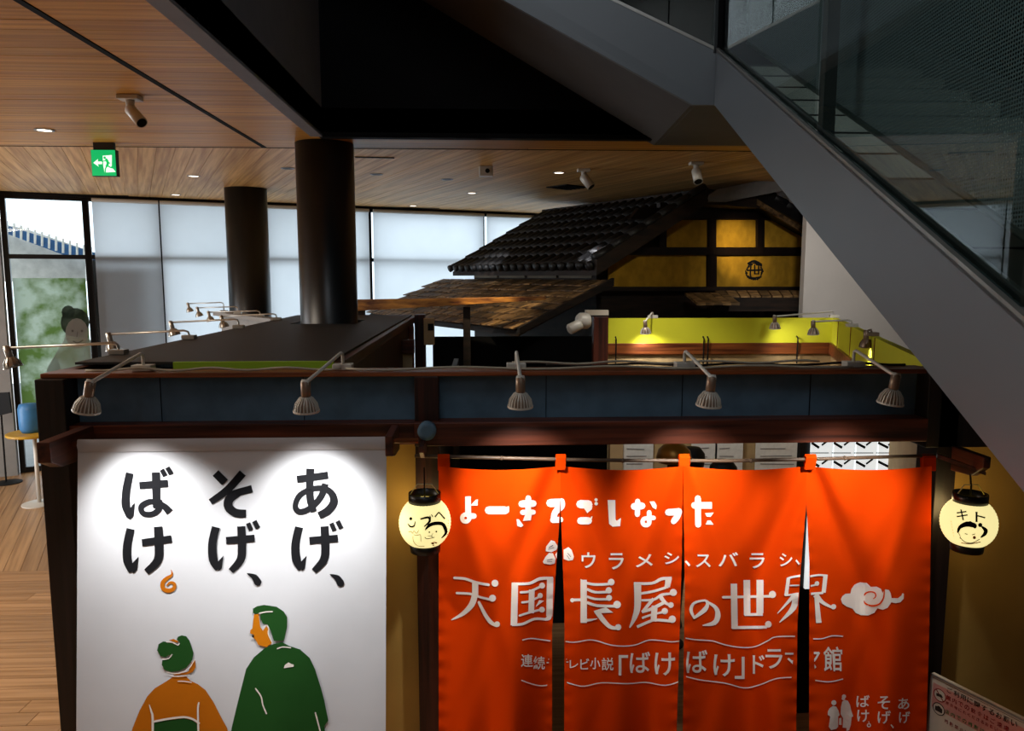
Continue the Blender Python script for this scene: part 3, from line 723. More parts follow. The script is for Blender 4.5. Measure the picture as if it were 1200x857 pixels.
mb = MB(); mb.prism([hp(A0, -.02, Z0 + .03), hp(A1 - .03, -.02, Z1 + .02), hp(A1 - .03, -.02, Z1 - .05), hp(A0, -.02, Z0 - .06)], GD * .05); mb.build('barge_board', 'oldwood', ho)
for b in (4.1,):
    q = hp(A1 + .15, b, 0); mb = MB(); mb.box(q.x - .05, q.x + .05, q.y - .05, q.y + .05, 0, Z1 - .05); mb.build('eave_post', 'oldwood', ho)
# long timber laid across the rear of the booth
wq0, wq1 = at(405, 358, 8.45), at(640, 350, 8.1)
lt = thing('timber_beam', 'long bare orange-brown timber lying level in front of the lower shingled roof', 'beam', wq0)
mb = MB(); mb.prism([wq0 + Vector((0, 0, .06)), wq1 + Vector((0, 0, .02)), wq1 + Vector((0, 0, -.015)), wq0 + Vector((0, 0, -.07))], (0, .14, 0)); mb.build('beam', 'awning', lt, bevel=.004)
MB().box(wq0.x + .1, wq0.x + .2, 8.46, 8.56, 0, wq0.z - .06).build('upright', 'oldwood', lt)
MB().box(wq1.x - .9, wq1.x - .82, 8.34, 8.4, 0, wq1.z - .1).build('upright', 'oldwood', lt)
qa, qb = at(507, 400, 8.75), at(700, 400, 8.75)
tag(MB().box(qa.x, qb.x, 8.75, 8.8, 0, 2.2).build('gap_backing', 'void_black'), 'black sheet added to keep the gap between the booth and the old house dark', 'partition')  # black sheet added so the gap stays dark, hiding the blinds behind
# spot lamps: arm spotlights, unseen house spots and added fills
def spot(name, loc, target, energy, size=40, blend=.6, col=(1, .86, .66), r=.02, parent=None):
    l = bpy.data.lights.new(name, 'SPOT'); l.energy = energy; l.spot_size = R(size); l.spot_blend = blend; l.color = col; l.shadow_soft_size = r
    o = bpy.data.objects.new(name, l); COL.objects.link(o); o.location = loc
    o.rotation_euler = (Vector(target) - Vector(loc)).to_track_quat('-Z', 'Y').to_euler()
    if parent: o.location = Vector(loc) - wloc(parent); o.parent = parent
    return o
# ================================================================ ARM SPOTLIGHTS
def arm_lamp(base, stub_h, tip, aim, label, group, scale=1.0, power=0, size=55, m='lamp_white', bend=True, target=None, fins=22):
    base, tip, aim = Vector(base), Vector(tip), Vector(aim).normalized()
    t = thing('arm_spotlight', label, 'spotlight', base, group)
    MB().box(base.x - .045 * scale, base.x + .045 * scale, base.y - .03, base.y + .03, base.z, base.z + .028 * scale).build('base_box', m, t, bevel=.003)
    top = base + Vector((0, 0, stub_h)); dr = (tip - top).normalized()
    path = [base + Vector((0, 0, .02)), top - Vector((0, 0, .03)), top - Vector((0, 0, .01)) + dr * .006, top + dr * .035, tip]
    MB().tube(path, .0075 * scale, 8).build('arm', m, t, True)
    MB().lathe([(.008, -.016), (.014, -.014), (.014, .014), (.008, .016)], tip, (aim.cross(dr)).normalized() if aim.cross(dr).length > .1 else (1, 0, 0), 14).build('joint', m, t, True)
    s = scale; o = tip + aim * .004
    MB().lathe([(.012 * s, -.012 * s), (.019 * s, -.008 * s), (.019 * s, .045 * s), (.016 * s, .052 * s)], o, aim, 18).build('socket', 'lamp_socket' if m == 'lamp_white' else m, t, True)
    sh = MB().lathe([(.015 * s, .048 * s), (.024 * s, .056 * s), (.037 * s, .075 * s), (.044 * s, .1 * s), (.046 * s, .108 * s), (.044 * s, .11 * s), (.041 * s, .1 * s), (.034 * s, .09 * s)], o, aim, 24, False).build('shade', 'lamp_socket' if m == 'lamp_white' else m, t, True)
    e = Vector((0, 0, 1)) if abs(aim.z) < .8 else Vector((1, 0, 0)); a = aim.cross(e).normalized(); b = aim.cross(a).normalized(); fm = MB()
    for k in range(fins):
        th = 2 * math.pi * k / fins; rd = a * math.cos(th) + b * math.sin(th); tg = aim.cross(rd) * .0018 * s
        q = [o + rd * .018 * s + aim * .05 * s, o + rd * .028 * s + aim * .055 * s, o + rd * .044 * s + aim * .078 * s, o + rd * .0505 * s + aim * .108 * s, o + rd * .042 * s + aim * .108 * s]
        fm.prism([p - tg for p in q], tg * 2)
    fm.lathe([(.046 * s, .104 * s), (.051 * s, .104 * s), (.051 * s, .111 * s), (.046 * s, .111 * s)], o, aim, 24, False)
    fm.build('heat_sink', m, t)
    MB().lathe([(.036 * s, .094 * s), (.036 * s, .097 * s)], o, aim, 20).build('lens', 'lamp_lens', t)
    if power:
        lo = o + aim * .118 * s
        spot('lamp_light', lo, Vector(target) if target is not None else lo + aim, power, size, 1.0, (1, .97, .92), .03, t)
    return t
zc = ZT + .002
DN = Vector((0, .12, -1))
fr = [((168, 430), (106, 449), Vector((-.25, .1, -1)), 'leftmost', (-1.32, 3.23, 1.15)),
      ((402, 428), (358, 449), Vector((-.02, .1, -1)), 'second from left', (-.78, 3.23, 1.15)),
      ((605, 428), (610, 444), Vector((0, .1, -1)), 'middle', (.2, 3.4, 1.75)),
      ((802, 428), (834, 443), Vector((-.05, .1, -1)), 'second from right', (1.0, 3.4, 1.75)),
      ((1000, 427), (1050, 441), Vector((-.1, .1, -1)), 'rightmost', (1.68, 3.4, 1.75))]
lb = ['white finned arm spotlight above the left edge of the white banner', 'white finned arm spotlight above the right half of the white banner', 'white finned arm spotlight left of centre over the orange curtain, arm pointing straight out',
      'white finned arm spotlight right of centre over the orange curtain', 'brownish shaded finned arm spotlight beside the stair edge at the right end']
PW = [84, 84, 76, 76, 62]; SZ = [88, 88, 70, 70, 70]
for (b_, t_, aim, w, tgt), L, pw, sz in zip(fr, lb, PW, SZ):
    bp = at(b_[0], b_[1], 3.54); bp.z = zc
    tp = at(t_[0], t_[1], 2.9)
    arm_lamp(bp, .085, tp, aim, L, 'arm spotlights along the front rail', 1.0, pw, sz, target=tgt)
# lamps reaching out to the left from the left wall
hd = [((8, 408), -2.55, 4.15, 'nearest'), ((127, 392), None, 5.15, ''), ((200, 378), None, 6.2, ''), ((259, 371), None, 7.35, '')]
L2 = ['nearest arm spotlight reaching left, in front of the glass door', 'arm spotlight reaching left in front of the door edge, second nearest on the left wall', 'arm spotlight reaching left against the grey blind, third on the left wall',
      'arm spotlight reaching left beside the farther column, fourth on the left wall']
for (h, _, Y, _n), L in zip(hd, L2):
    bp = Vector((XL + .03, Y, zc + .016)); tp = at(h[0], h[1], Y); 
    arm_lamp(bp, tp.z - zc + .01, tp, (.25, .0, -1), L, 'arm spotlights on the left booth wall', .95, 0, m='chrome', fins=10)
rw = MB(); rw.prism([(-2.05, 8.0, ZT - .05), (-2.2, 8.0, ZT - .05), (-3.35, 9.6, ZT - .05), (-3.15, 9.65, ZT - .05)], (0, 0, .045))
rw.prism([(-2.05, 8.0, 0), (-2.1, 8.0, 0), (-3.25, 9.6, 0), (-3.2, 9.65, 0)], (0, 0, ZT - .05))
tag(rw.build('low_partition', 'grey_wall'), 'low grey partition behind the booth at the foot of the farther column', 'partition')
for (h, Y, bx, L) in (((244, 366), 8.4, -2.42, 'arm spotlight on the low grey partition, lowest of the distant three'), ((231, 361), 9.0, -2.85, 'arm spotlight on the low grey partition, middle of the distant three'), ((220, 356), 9.5, -3.18, 'arm spotlight on the low grey partition, farthest and highest')):
    tp = at(h[0], h[1], Y); arm_lamp((bx, Y, ZT - .005), tp.z - ZT + .02, tp, (.25, 0, -1), L, 'arm spotlights on the low partition', .9, 0, m='chrome', fins=8)
# lamps around the yellow room
zy = z1
ty = [((765, 372), 7.93, (756, 377), 7.7, 'short-armed white spotlight on the left part of the yellow wall'),
      ((977, 371), 7.93, (908, 371), 7.55, 'white spotlight on a long arm near the corner of the yellow wall')]
for b_, Y, t_, Y2, L in ty:
    bp = at(b_[0], b_[1], Y); bp.z = zy; arm_lamp(bp, .07, at(t_[0], t_[1], Y2), (.1, .15, -1), L, 'arm spotlights of the yellow room', 1.1, 13, 120, fins=10, target=(bp.x, 7.95, 1.9))
for f, t_, L, m_ in ((.34, (953, 377), 'white spotlight on a long arm in front of the yellow side wall', 'lamp_white'), (.58, (1015, 389), 'brown shadowed spotlight nearest the stair on the yellow side wall', 'lamp_socket')):
    bp = pr1 + dv * f; bp.z = zy; Yt = bp.y - .0
    arm_lamp(bp, .06, at(t_[0], t_[1], Yt), (.1, .1, -1), L, 'arm spotlights of the yellow room', 1.0, 9, 130, m=m_, fins=10)
# cables on the front rail
for (x0, x1, dz, yy, m_, L) in ((100, 400, .012, 3.487, 'cable', 'beige cable along the left half of the front rail'), (405, 1000, .010, 3.487, 'cable', 'beige cable along the right half of the front rail'), (600, 960, .022, 3.588, 'cable', 'second beige cable looping between the middle spotlights'), (640, 1060, .008, 3.608, 'cable_black', 'black cable along the right half of the front rail')):
    a, b = at(x0, 430, yy).x, at(x1, 430, yy).x
    pts = [Vector((a + (b - a) * i / 24, yy + .005 * math.sin(i * 1.3 + x0), zc + dz + .006 * math.sin(i * .9 + dz * 300))) for i in range(25)]
    tag(MB().tube(pts, .006, 6).build('cable', m_, None, True), L, 'cable')
# small fittings
q = at(700, 367, 7.86); mb = MB(); mb.box(q.x - .12, q.x + .12, 7.86, 7.95, q.z - .025, q.z + .03); tag(mb.build('white_plate', 'sign_white', bevel=.003), 'small blank white plate on top of the yellow room corner post', 'plate')
t = thing('projector_spot', 'white cylindrical spotlight mounted left of the yellow room corner post', 'spotlight', at(690, 378, 7.75))
MB().lathe([(.07, 0), (.085, .02), (.085, .1), (.06, .13)], at(690, 376, 7.78), (-1, -.3, 0), 16).build('housing', 'lamp_white', t, True)
MB().lathe([(.05, 0), (.055, .02), (.055, .13), (.045, .14)], at(680, 380, 7.6), (-.8, -.3, -.35), 16).build('barrel', 'lamp_white', t, True)
q = at(503, 390, 8.15); t = thing('control_box', 'pale electrical box fixed on the rear booth post', 'box', q)
mb = MB(); mb.box(q.x - .055, q.x + .055, 8.1, 8.2, at(503, 404, 8.15).z, at(503, 373, 8.15).z); mb.build('housing', 'beige_panel', t, bevel=.004)
mb = MB(); mb.box(q.x - .01, q.x + .05, 8.09, 8.1, at(503, 387, 8.15).z, at(503, 379, 8.15).z); mb.build('cover', 'black', t)
# ================================================================ CEILING FITTINGS
def ceil_spot(px, py, L, head, r=.04, ln=.14):
    p = atz(px, py, CZ); t = thing('ceiling_spotlight', L, 'spotlight', p, 'spotlights and cameras under the wooden ceiling')
    mb = MB(); mb.box(p.x - .07, p.x + .07, p.y - .05, p.y + .05, CZ - .03, CZ - .001); mb.build('base_plate', 'lamp_white', t, bevel=.004)
    MB().lathe([(.03, 0), (.025, .05), (.02, .06)], (p.x, p.y, CZ - .03), (0, 0, -1), 14).build('neck', 'lamp_white', t, True)
    h = Vector(head).normalized(); o = Vector((p.x, p.y, CZ - .09))
    MB().lathe([(r * .7, -.02), (r, 0), (r, ln), (r * .92, ln)], o, h, 20).build('barrel', 'lamp_white', t, True)
    MB().lathe([(r * .85, ln - .002), (r * .85, ln + .001)], o, h, 18).build('lens', 'black', t)
    return t
def ceil_cam(): pass
ceil_spot(152, 112, 'beige spotlight under the wooden ceiling at upper left, its barrel pointing down to the right', (.62, -.45, -.62), .038, .16)
ceil_spot(684, 198, 'white ceiling spotlight in the middle, tilted down to the right', (.5, -.3, -.7), .05, .15)
ceil_spot(816, 190, 'white ceiling spotlight beside the stair landing, pointing down at the camera', (.02, -.55, -.8), .048, .15)
p = atz(569, 195, CZ); t = thing('ceiling_camera', 'small white box camera under the ceiling right of the black columns', 'camera', p)
MB().box(p.x - .07, p.x + .08, p.y - .06, p.y + .06, CZ - .11, CZ - .001).build('housing', 'lamp_white', t, bevel=.01)
MB().lathe([(.025, 0), (.025, .01)], (p.x + .02, p.y - .06, CZ - .055), (0, -1, 0), 14).build('lens', 'black', t)
for (x, y, L, on) in ((52, 152, 'lit round downlight in the ceiling at the far left', 1), (227, 206, 'lit downlight right of the exit sign, nearer one', 1), (206, 228, 'lit downlight right of the exit sign, farther one by the window', 1), (337, 197, 'unlit downlight just left of the nearer column', 0), (655, 202, 'lit downlight left of the tilted middle ceiling spotlight', 1), (553, 226, 'lit downlight near the window above the house roof', 1), (524, 210, 'unlit downlight between column and box camera', 0), (441, 204, 'unlit downlight just right of the nearer column', 0), (484, 241, 'lit downlight close to the window wall', 1)):
    p = atz(x, y, CZ); t = thing('downlight', L, 'downlight', p, 'recessed downlights in the wooden ceiling')
    MB().lathe([(.055, .0), (.075, 0), (.075, .006), (.055, .006)], (p.x, p.y, CZ - .008), (0, 0, 1), 24, False).build('trim_ring', 'flashing', t)
    MB().lathe([(.056, 0), (.056, .003)], (p.x, p.y, CZ - .006), (0, 0, 1), 20).build('diffuser', 'downlight' if on else 'black', t)
for (pts, L) in (([(640, 219), (664, 216), (688, 219), (664, 222)], 'square black air vent in the ceiling behind the middle ceiling spotlight'),):
    v = [atz(x, y, CZ - .002) for x, y in pts]; t = thing('ceiling_vent', L, 'vent', v[0])
    MB().prism(v, (0, 0, -.012)).build('frame', 'black', t)
    for k in range(1, 5):
        a = v[0].lerp(v[1], k / 5); b = v[3].lerp(v[2], k / 5); MB().prism([a + Vector((0, 0, -.013)), a + Vector((.02, 0, -.013)), b + Vector((.02, 0, -.013)), b + Vector((0, 0, -.013))], (0, 0, -.004)).build('slat', 'dark_frame', t)
# ceiling slot diffusers near the windows
for (x0, x1, y0_, L) in ((0, 150, 225.5, 'long black slot diffuser in the ceiling above the glass door'), (416, 462, 183.5, 'short black ceiling slot right of the nearer column'), (430, 515, 242, 'thin black slot diffuser near the bright blinds')):
    a, b = atz(x0, y0_, CZ - .002), atz(x1, y0_ + (x1 - x0) * .025 if y0_ > 200 else y0_ + 1, CZ - .002)
    d_ = (b - a).normalized(); n_ = Vector((-d_.y, d_.x, 0)) * .04
    tag(MB().prism([a, b, b + n_, a + n_], (0, 0, -.008)).build('slot_diffuser', 'black'), L, 'vent')
# exit sign
EY = 7.1; t = thing('exit_sign', 'green emergency exit sign with running man and left arrow hanging from the ceiling', 'sign', at(123, 180, EY))
xa_, xb_ = at(107, 190, EY).x, at(136, 190, EY).x; za_, zb_ = at(120, 206.5, EY).z, at(120, 175.5, EY).z
MB().box(xa_, xb_, EY + .001, EY + .06, za_, zb_).build('housing', 'sign_dark', t)
MB().box(xa_ + .003, xb_ - .003, EY - .004, EY, za_ + .003, zb_ - .003).build('green_face', 'exit_green', t)
MB().box((xa_ + xb_) / 2 - .09, (xa_ + xb_) / 2 + .09, EY + .01, EY + .05, zb_, CZ).build('mount', 'sign_dark', t)
T = lambda p: (90 + p[0] * .1517, 90 + p[1] * .1517)
pr = Print(); pr.poly([(200, 610), (270, 605), (270, 690), (262, 690), (300, 735), (215, 740), (205, 690)], T); pr.poly([(128, 665), (165, 635), (160, 655), (195, 655), (195, 675), (160, 675), (170, 695)], T)
pr.build('white_pictogram', 'exit_white', lambda x, y: at(x, y, EY - .006), t)
pr = Print(); pr.dot((215, 625), 10, T); pr.stroke([(228, 640), (240, 665), (232, 690)], 20, T); pr.stroke([(195, 655), (225, 650), (255, 668)], 8, T); pr.stroke([(232, 690), (222, 710), (220, 738)], 10, T); pr.stroke([(236, 685), (258, 700), (280, 705)], 10, T)
pr.build('running_man', 'exit_green', lambda x, y: at(x, y, EY - .008), t)
# ================================================================ LEFT BACKGROUND
t = thing('sign_stand', 'thin black floor stand with a dark board at the far left edge', 'stand', atz(10, 566, 0)); b0 = atz(10, 566, 0)
MB().lathe([(.0, 0), (.17, 0), (.17, .012), (.02, .02)], b0, n=24).build('base', 'black', t)
MB().tube([b0 + Vector((-.03, 0, .01)), at(1, 480, b0.y)], .012, 8).build('pole', 'black', t)
q = at(3, 473, b0.y - .03); MB().prism([at(-8, 461, q.y), at(10, 460, q.y), at(13, 484, q.y), at(-8, 489, q.y)], (0, .03, 0)).build('board', 'black', t)
TY = 9.6; tq = at(40, 507, TY); t = thing('round_table', 'yellow-topped table in front of the glass door, half hidden by the booth', 'table', (tq.x, TY, 0))
MB().lathe([(.3, 0), (.31, .01), (.31, .03), (.3, .035)], (tq.x, TY, tq.z - .03), n=32).build('tabletop', 'table_yellow', t)
MB().tube([(tq.x, TY, .02), (tq.x, TY, tq.z - .03)], .025, 10).build('leg', 'lamp_white', t, True); MB().lathe([(.2, 0), (.2, .015), (.03, .03)], (tq.x, TY, 0), n=24).build('foot', 'lamp_white', t)
q = at(36, 500, TY); MB().box(q.x - .11, q.x + .1, TY - .08, TY + .08, tq.z + .006, at(36, 470, TY).z)
o_ = MB().lathe([(.0, 0), (.1, 0), (.125, .05), (.13, .3), (.11, .36), (.05, .37), (0, .37)], (q.x, TY, tq.z + .006), n=24, caps=False).build('blue_container', 'plastic_blue', None, True); tag(o_, 'bright blue round container standing on the yellow-topped table', 'container')
# ================================================================ PAPER LANTERNS
def lantern(cx, cy, Y, r, L, kind, hook):
    c = at(cx, cy, Y); t = thing('paper_lantern', L, 'lantern', c, 'round paper lanterns flanking the orange curtain')
    n = 34; prof = []
    for i in range(n + 1):
        th = -1.02 + 2.04 * i / n; rr = r * math.cos(th) ** .9; prof.append((rr + (.0022 if i % 2 else 0), r * 1.02 * math.sin(th)))
    MB().lathe(prof, c, n=40, caps=False).build('paper_body', 'lantern_paper', t, True)
    ht = r * 1.02 * math.sin(1.02); ra = r * math.cos(1.02) ** .9
    MB().lathe([(ra + .004, 0), (ra + .008, .0), (ra + .008, .045), (ra + .003, .045), (ra + .003, .0)], c + Vector((0, 0, ht - .008)), n=32, caps=False).build('top_ring', 'lantern_ring', t, True)
    MB().lathe([(ra + .004, 0), (ra + .006, 0), (ra + .003, -.04), (ra - .004, -.04), (0, -.038)], c + Vector((0, 0, -ht + .006)), n=32, caps=False).build('bottom_ring', 'lantern_ring', t, True)
    MB().lathe([(0, 0), (ra, 0), (ra, .002)], c + Vector((0, 0, ht - .004)), n=24, caps=False).build('glowing_top', 'lantern_glow', t)
    MB().tube([c + Vector((0, 0, ht - .02)), c + Vector((0, 0, ht + .07)), hook], .004, 6).build('hanging_wire', 'black', t)
    MB().tube([c + Vector((-ra, 0, ht + .03)), c + Vector((-ra * .5, 0, ht + .075)), c + Vector((ra * .5, 0, ht + .075)), c + Vector((ra, 0, ht + .03))], .0025, 6).build('bail', 'cable', t, True)
    def m(x, y, rad=r * 1.025 + .0015):
        d = ray(x, y); oc = CAMP - c; a = d.dot(d); b = 2 * oc.dot(d); cc = oc.dot(oc) - rad * rad; disc = b * b - 4 * a * cc
        if disc <= 0: return CAMP + d * (-b / (2 * a))
        return CAMP + d * ((-b - math.sqrt(disc)) / (2 * a))
    kx, ky = cx, cy
    pr = Print(); pc = Print(); po = Print()
    if kind == 0:
        T = lambda p: (460 + p[0] * .1166, 560 + p[1] * .1166)
        pr.glyph('ヘ', .012, (509, 600, 522, 609)); pr.stroke([(285, 415), (360, 400), (372, 440), (320, 490)], [16, 24, 24, 10], T); pr.stroke([(375, 385), (385, 405)], 9, T); pr.stroke([(392, 372), (404, 392)], 9, T)
        pr.dot((183, 412), 16, T); pr.stroke([(155, 465), (180, 492), (215, 485), (228, 440)], [10, 16, 16, 6], T)
        # face sketch: wavy hair, profile lines
        pr.stroke([(330, 525), (370, 480), (430, 460), (500, 465), (530, 510), (535, 560), (495, 605)], [10, 34, 36, 36, 36, 26, 10], T)
        pr.stroke([(325, 600), (350, 615), (420, 600)], 7, T); pr.dot((440, 542), 9, T); pr.dot((370, 548), 8, T); pr.stroke([(405, 560), (390, 590), (402, 596)], 4, T); pr.stroke([(355, 585), (400, 588)], 5, T)
        pr.stroke([(160, 545), (185, 540), (200, 560), (215, 535), (240, 560), (262, 530)], 5, T); pr.stroke([(205, 590), (210, 640), (250, 685), (320, 690)], 5, T); pr.stroke([(215, 575), (250, 580), (280, 575), (285, 640)], 5, T)
        po.poly([(385, 655), (420, 645), (450, 650), (440, 685), (405, 690)], T)
        for k in range(6): pr.dot((562 - k * 2, 430 + k * 28), 5, T, 5)
    else:
        T = lambda p: (1070 + p[0] * .21, 500 + p[1] * .21)
        pr.glyph('キ', .012, (1121, 597, 1134, 610)); pr.glyph('ト', .012, (1143, 600, 1155, 612))
        pr.stroke([(250, 590), (262, 562), (300, 545), (340, 552), (345, 560)], [10, 20, 30, 28, 20], T); pr.dot((318, 542), 14, T); pr.stroke([(385, 560), (405, 580), (400, 600), (380, 618)], [10, 24, 20, 8], T); pr.dot((375, 550), 12, T)
        pr.stroke([(290, 598), (302, 602)], 4, T); pr.stroke([(330, 605), (345, 600)], 4, T); pr.stroke([(262, 620), (290, 645), (330, 650), (370, 630)], 4, T)
        pr.stroke([(250, 590), (262, 610), (262, 625)], 3, T); po.dot((342, 620), 9, T); po.stroke([(270, 650), (320, 655), (375, 645)], 5, T)
        for k in range(6): pr.dot((212 + k * 3, 530 + k * 16), 2.6, T, 5)
    pr.g = []; pr.build('black_drawing', 'ink_flat', m, t, grid=4, stuff=True); po.build('orange_drawing', 'print_orange', m, t, grid=4, stuff=True)
    return t
mat('ink_flat', '#0e0d0c', .9, spec=0, var=0)
mat('lantern_glow', '#ffe040', .6, emit=1.1, var=0)
h1 = at(497, 548, 3.27); lantern(498, 612, 3.27, .114, 'round glowing paper lantern between the white banner and the orange curtain', 0, h1)
h2 = at(1137, 556, 3.22); lantern(1135, 612, 3.22, .114, 'round glowing paper lantern right of the orange curtain under the stair edge', 1, h2)
for p_ in (at(498, 612, 3.27), at(1135, 612, 3.22)):
    l = bpy.data.lights.new('lantern_light', 'POINT'); l.energy = 3.2; l.color = (1, .72, .32); l.shadow_soft_size = .11
    o = bpy.data.objects.new('lantern_light', l); o.location = p_ + Vector((0, .155, 0)); COL.objects.link(o)
# ================================================================ NOTICE BOARD
nb = thing('notice_board', 'framed pink and white notice with rows of red writing standing right of the doorway', 'notice', at(1092, 790, 3.38))
A_ = at(1091.5, 789, 3.38); dirn = Vector((.44, -1, 0)).normalized(); nn = Vector((-1, -.44, 0)).normalized()
def nbp(px, py, d=0): return hit(px, py, A_ + nn * d, nn)
wdt, hgt = .62, .45
b_ = lambda s_, z_, d=0: A_ + dirn * s_ + Vector((0, 0, -z_)) + nn * d
MB().prism([b_(0, 0), b_(wdt, 0), b_(wdt, hgt), b_(0, hgt)], -nn * .02).build('board', 'sign_white', nb)
for q in (((0, -.0), (wdt, .008)), ((0, hgt - .008), (wdt, hgt)), ((0, 0), (.007, hgt)), ((wdt - .007, 0), (wdt, hgt))):
    (s0_, z0_), (s1_, z1_) = q; MB().prism([b_(s0_, z0_), b_(s1_, z0_), b_(s1_, z1_), b_(s0_, z1_)], nn * .006).build('frame', 'flashing', nb)
pl = lambda d: (lambda s_, z_: b_(s_ / 1000, z_ / 1000, d))
pr = Print(); pr.poly([(14, 40), (600, 40), (600, 165), (14, 165)]); pr.build('pink_field', 'sign_pink', pl(.002), nb)
pr = Print(); pr.poly([(16, 14), (602, 14), (602, 16), (16, 16)]); x = 85
for i, ch in enumerate('ご利用に関するお願い'): pr.glyph(ch, .012, (x, 26, x + 26, 52)); x += 33
pr.build('heading', 'sign_dark', pl(.004), nb, stuff=True)
def ring(P, c_, r1, r2, n=24):
    for k in range(n):
        a0, a1 = 6.283 * k / n, 6.283 * (k + 1) / n
        P.add([(c_[0] + r1 * math.cos(a0), c_[1] + r1 * math.sin(a0)), (c_[0] + r2 * math.cos(a0), c_[1] + r2 * math.sin(a0)), (c_[0] + r2 * math.cos(a1), c_[1] + r2 * math.sin(a1)), (c_[0] + r1 * math.cos(a1), c_[1] + r1 * math.sin(a1))], [(0, 1, 2, 3)])
pr = Print(); pr.dot((52, 88), 28, n=20); pr.dot((52, 158), 28, n=20); pr.build('symbol_field', 'sign_white', pl(.003), nb, stuff=True)
pr = Print(); ring(pr, (52, 88), 28, 32); pr.stroke([(32, 66), (72, 110)], 5)
x = 84
for i, ch in enumerate('館内での飲食はご遠慮'): pr.glyph(ch, .012, (x, 66, x + 22, 90)); x += 30
x = 84
for i, ch in enumerate('展示物にれくださるお願いす'): pr.glyph(ch, .012, (x, 100, x + 15, 116)); x += 21
x = 84
for i, ch in enumerate('撮影禁止に関するお願いす館内'): pr.glyph(ch, .012, (x, 190, x + 18, 210)); x += 25
pr.build('red_writing', 'sign_red', pl(.004), nb, stuff=True)
pr = Print(); ring(pr, (52, 158), 27, 31); pr.poly([(34, 150), (44, 148), (48, 143), (58, 143), (62, 148), (70, 150), (70, 172), (34, 172)]); pr.poly([(34, 84), (60, 80), (70, 92), (36, 98)])
pr.build('black_symbols', 'sign_dark', pl(.005), nb, stuff=True)
pr = Print(); x = 84
for ch in '店内での撮影は': pr.glyph(ch, .012, (x, 140, x + 20, 160)); x += 28
pr.build('green_writing', 'sign_green', pl(.004), nb, stuff=True)
lg = b_(wdt * .5, hgt, -.03); MB().tube([(lg.x, lg.y, .02), (lg.x, lg.y, lg.z + .2)], .014, 8).build('pole', 'dark_frame', nb); MB().lathe([(.16, 0), (.16, .015), (.02, .03)], (lg.x, lg.y, 0), n=20).build('foot', 'dark_frame', nb)
# ================================================================ INSIDE THE DOORWAY
def poster(x0, y0, x1, y1, L, Yp=7.86, lines=5, m='poster'):
    t = thing('wall_sheet', L, 'poster', at((x0 + x1) / 2, (y0 + y1) / 2, Yp), 'white printed sheets on the rear wall inside')
    a, b = at(x0, y0, Yp), at(x1, y1, Yp); MB().box(a.x, b.x, Yp, Yp + .012, b.z, a.z).build('sheet', m, t)
    pr = Print()
    for i in range(lines):
        yy = y0 + 3 + (y1 - y0 - 6) * i / lines; pr.stroke([(x0 + 3, yy), (x0 + 3 + (x1 - x0 - 6) * random.uniform(.5, 1), yy + random.uniform(-1, 1))], .8, rnd=False)
    pr.build('print', 'poster_ink', lambda x, y: at(x, y, Yp - .003), t, stuff=True)
for (x0, x1, L) in ((731, 764, 'white sheet with grey sketch lines seen left of the gold dome'), (812, 838, 'white sheet seen just right of the gold dome'), (840, 868, 'white sheet in the middle of the gap above the curtain'), (888, 938, 'wide white sheet left of the third curtain tab')):
    poster(x0, 470, x1, 600, L, lines=14)
for i, x0 in enumerate(range(948, 1045, 26)):
    L = ['backlit white panel with black stripes, first right of the third tab', 'backlit white panel with black stripes, second right of the third tab', 'backlit white panel with black stripes, third right of the third tab', 'backlit white panel with black stripes next to the right post'][i]
    t = thing('lit_panel', L, 'panel', at(x0 + 12, 560, 4.6), 'backlit striped panels inside')
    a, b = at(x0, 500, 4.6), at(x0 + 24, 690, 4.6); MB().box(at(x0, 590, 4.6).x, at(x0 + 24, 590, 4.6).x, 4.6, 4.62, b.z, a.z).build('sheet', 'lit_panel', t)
    pr = Print()
    for yy in range(505, 690, 22):
        pr.stroke([(x0 + 3, yy + 14), (x0 + 12 + i, yy + 20)], 3, None, False); pr.stroke([(x0 + 15, yy + 17), (x0 + 23, yy + 11)], 2.2, None, False); pr.stroke([(x0, yy + 26), (x0 + 24, yy + 26)], 1, None, False)
    pr.build('print', 'ink', lambda x, y: at(x, y, 4.597), t, clips=(((x0 + 23.5, 0), (1, 0)), ((x0 + .5, 0), (-1, 0))), stuff=True)
pn = thing('display_partition', 'black display partition carrying the backlit striped panels', 'partition', at(1010, 600, 4.63))
a, b = at(940, 470, 4.63), at(1050, 600, 4.63); MB().box(a.x, b.x, 4.625, 4.67, 0, 2.05).build('panel', 'dark_frame', pn)
a = at(728, 500, 7.0); 
part('inner_post', 'beige_panel', (at(714, 530, 7.8).x, at(729, 530, 7.8).x, 7.75, 7.88, 0, 1.9), bevel=0)
mb = MB(); a_ = at(540, 500, 6.0); b_2 = at(712, 500, 6.0); mb.box(a_.x, b_2.x, 6.0, 6.04, 0, 2.02); tag(mb.build('dark_screen_wall', 'void_black'), 'black partition inside seen above the left half of the curtain', 'partition')
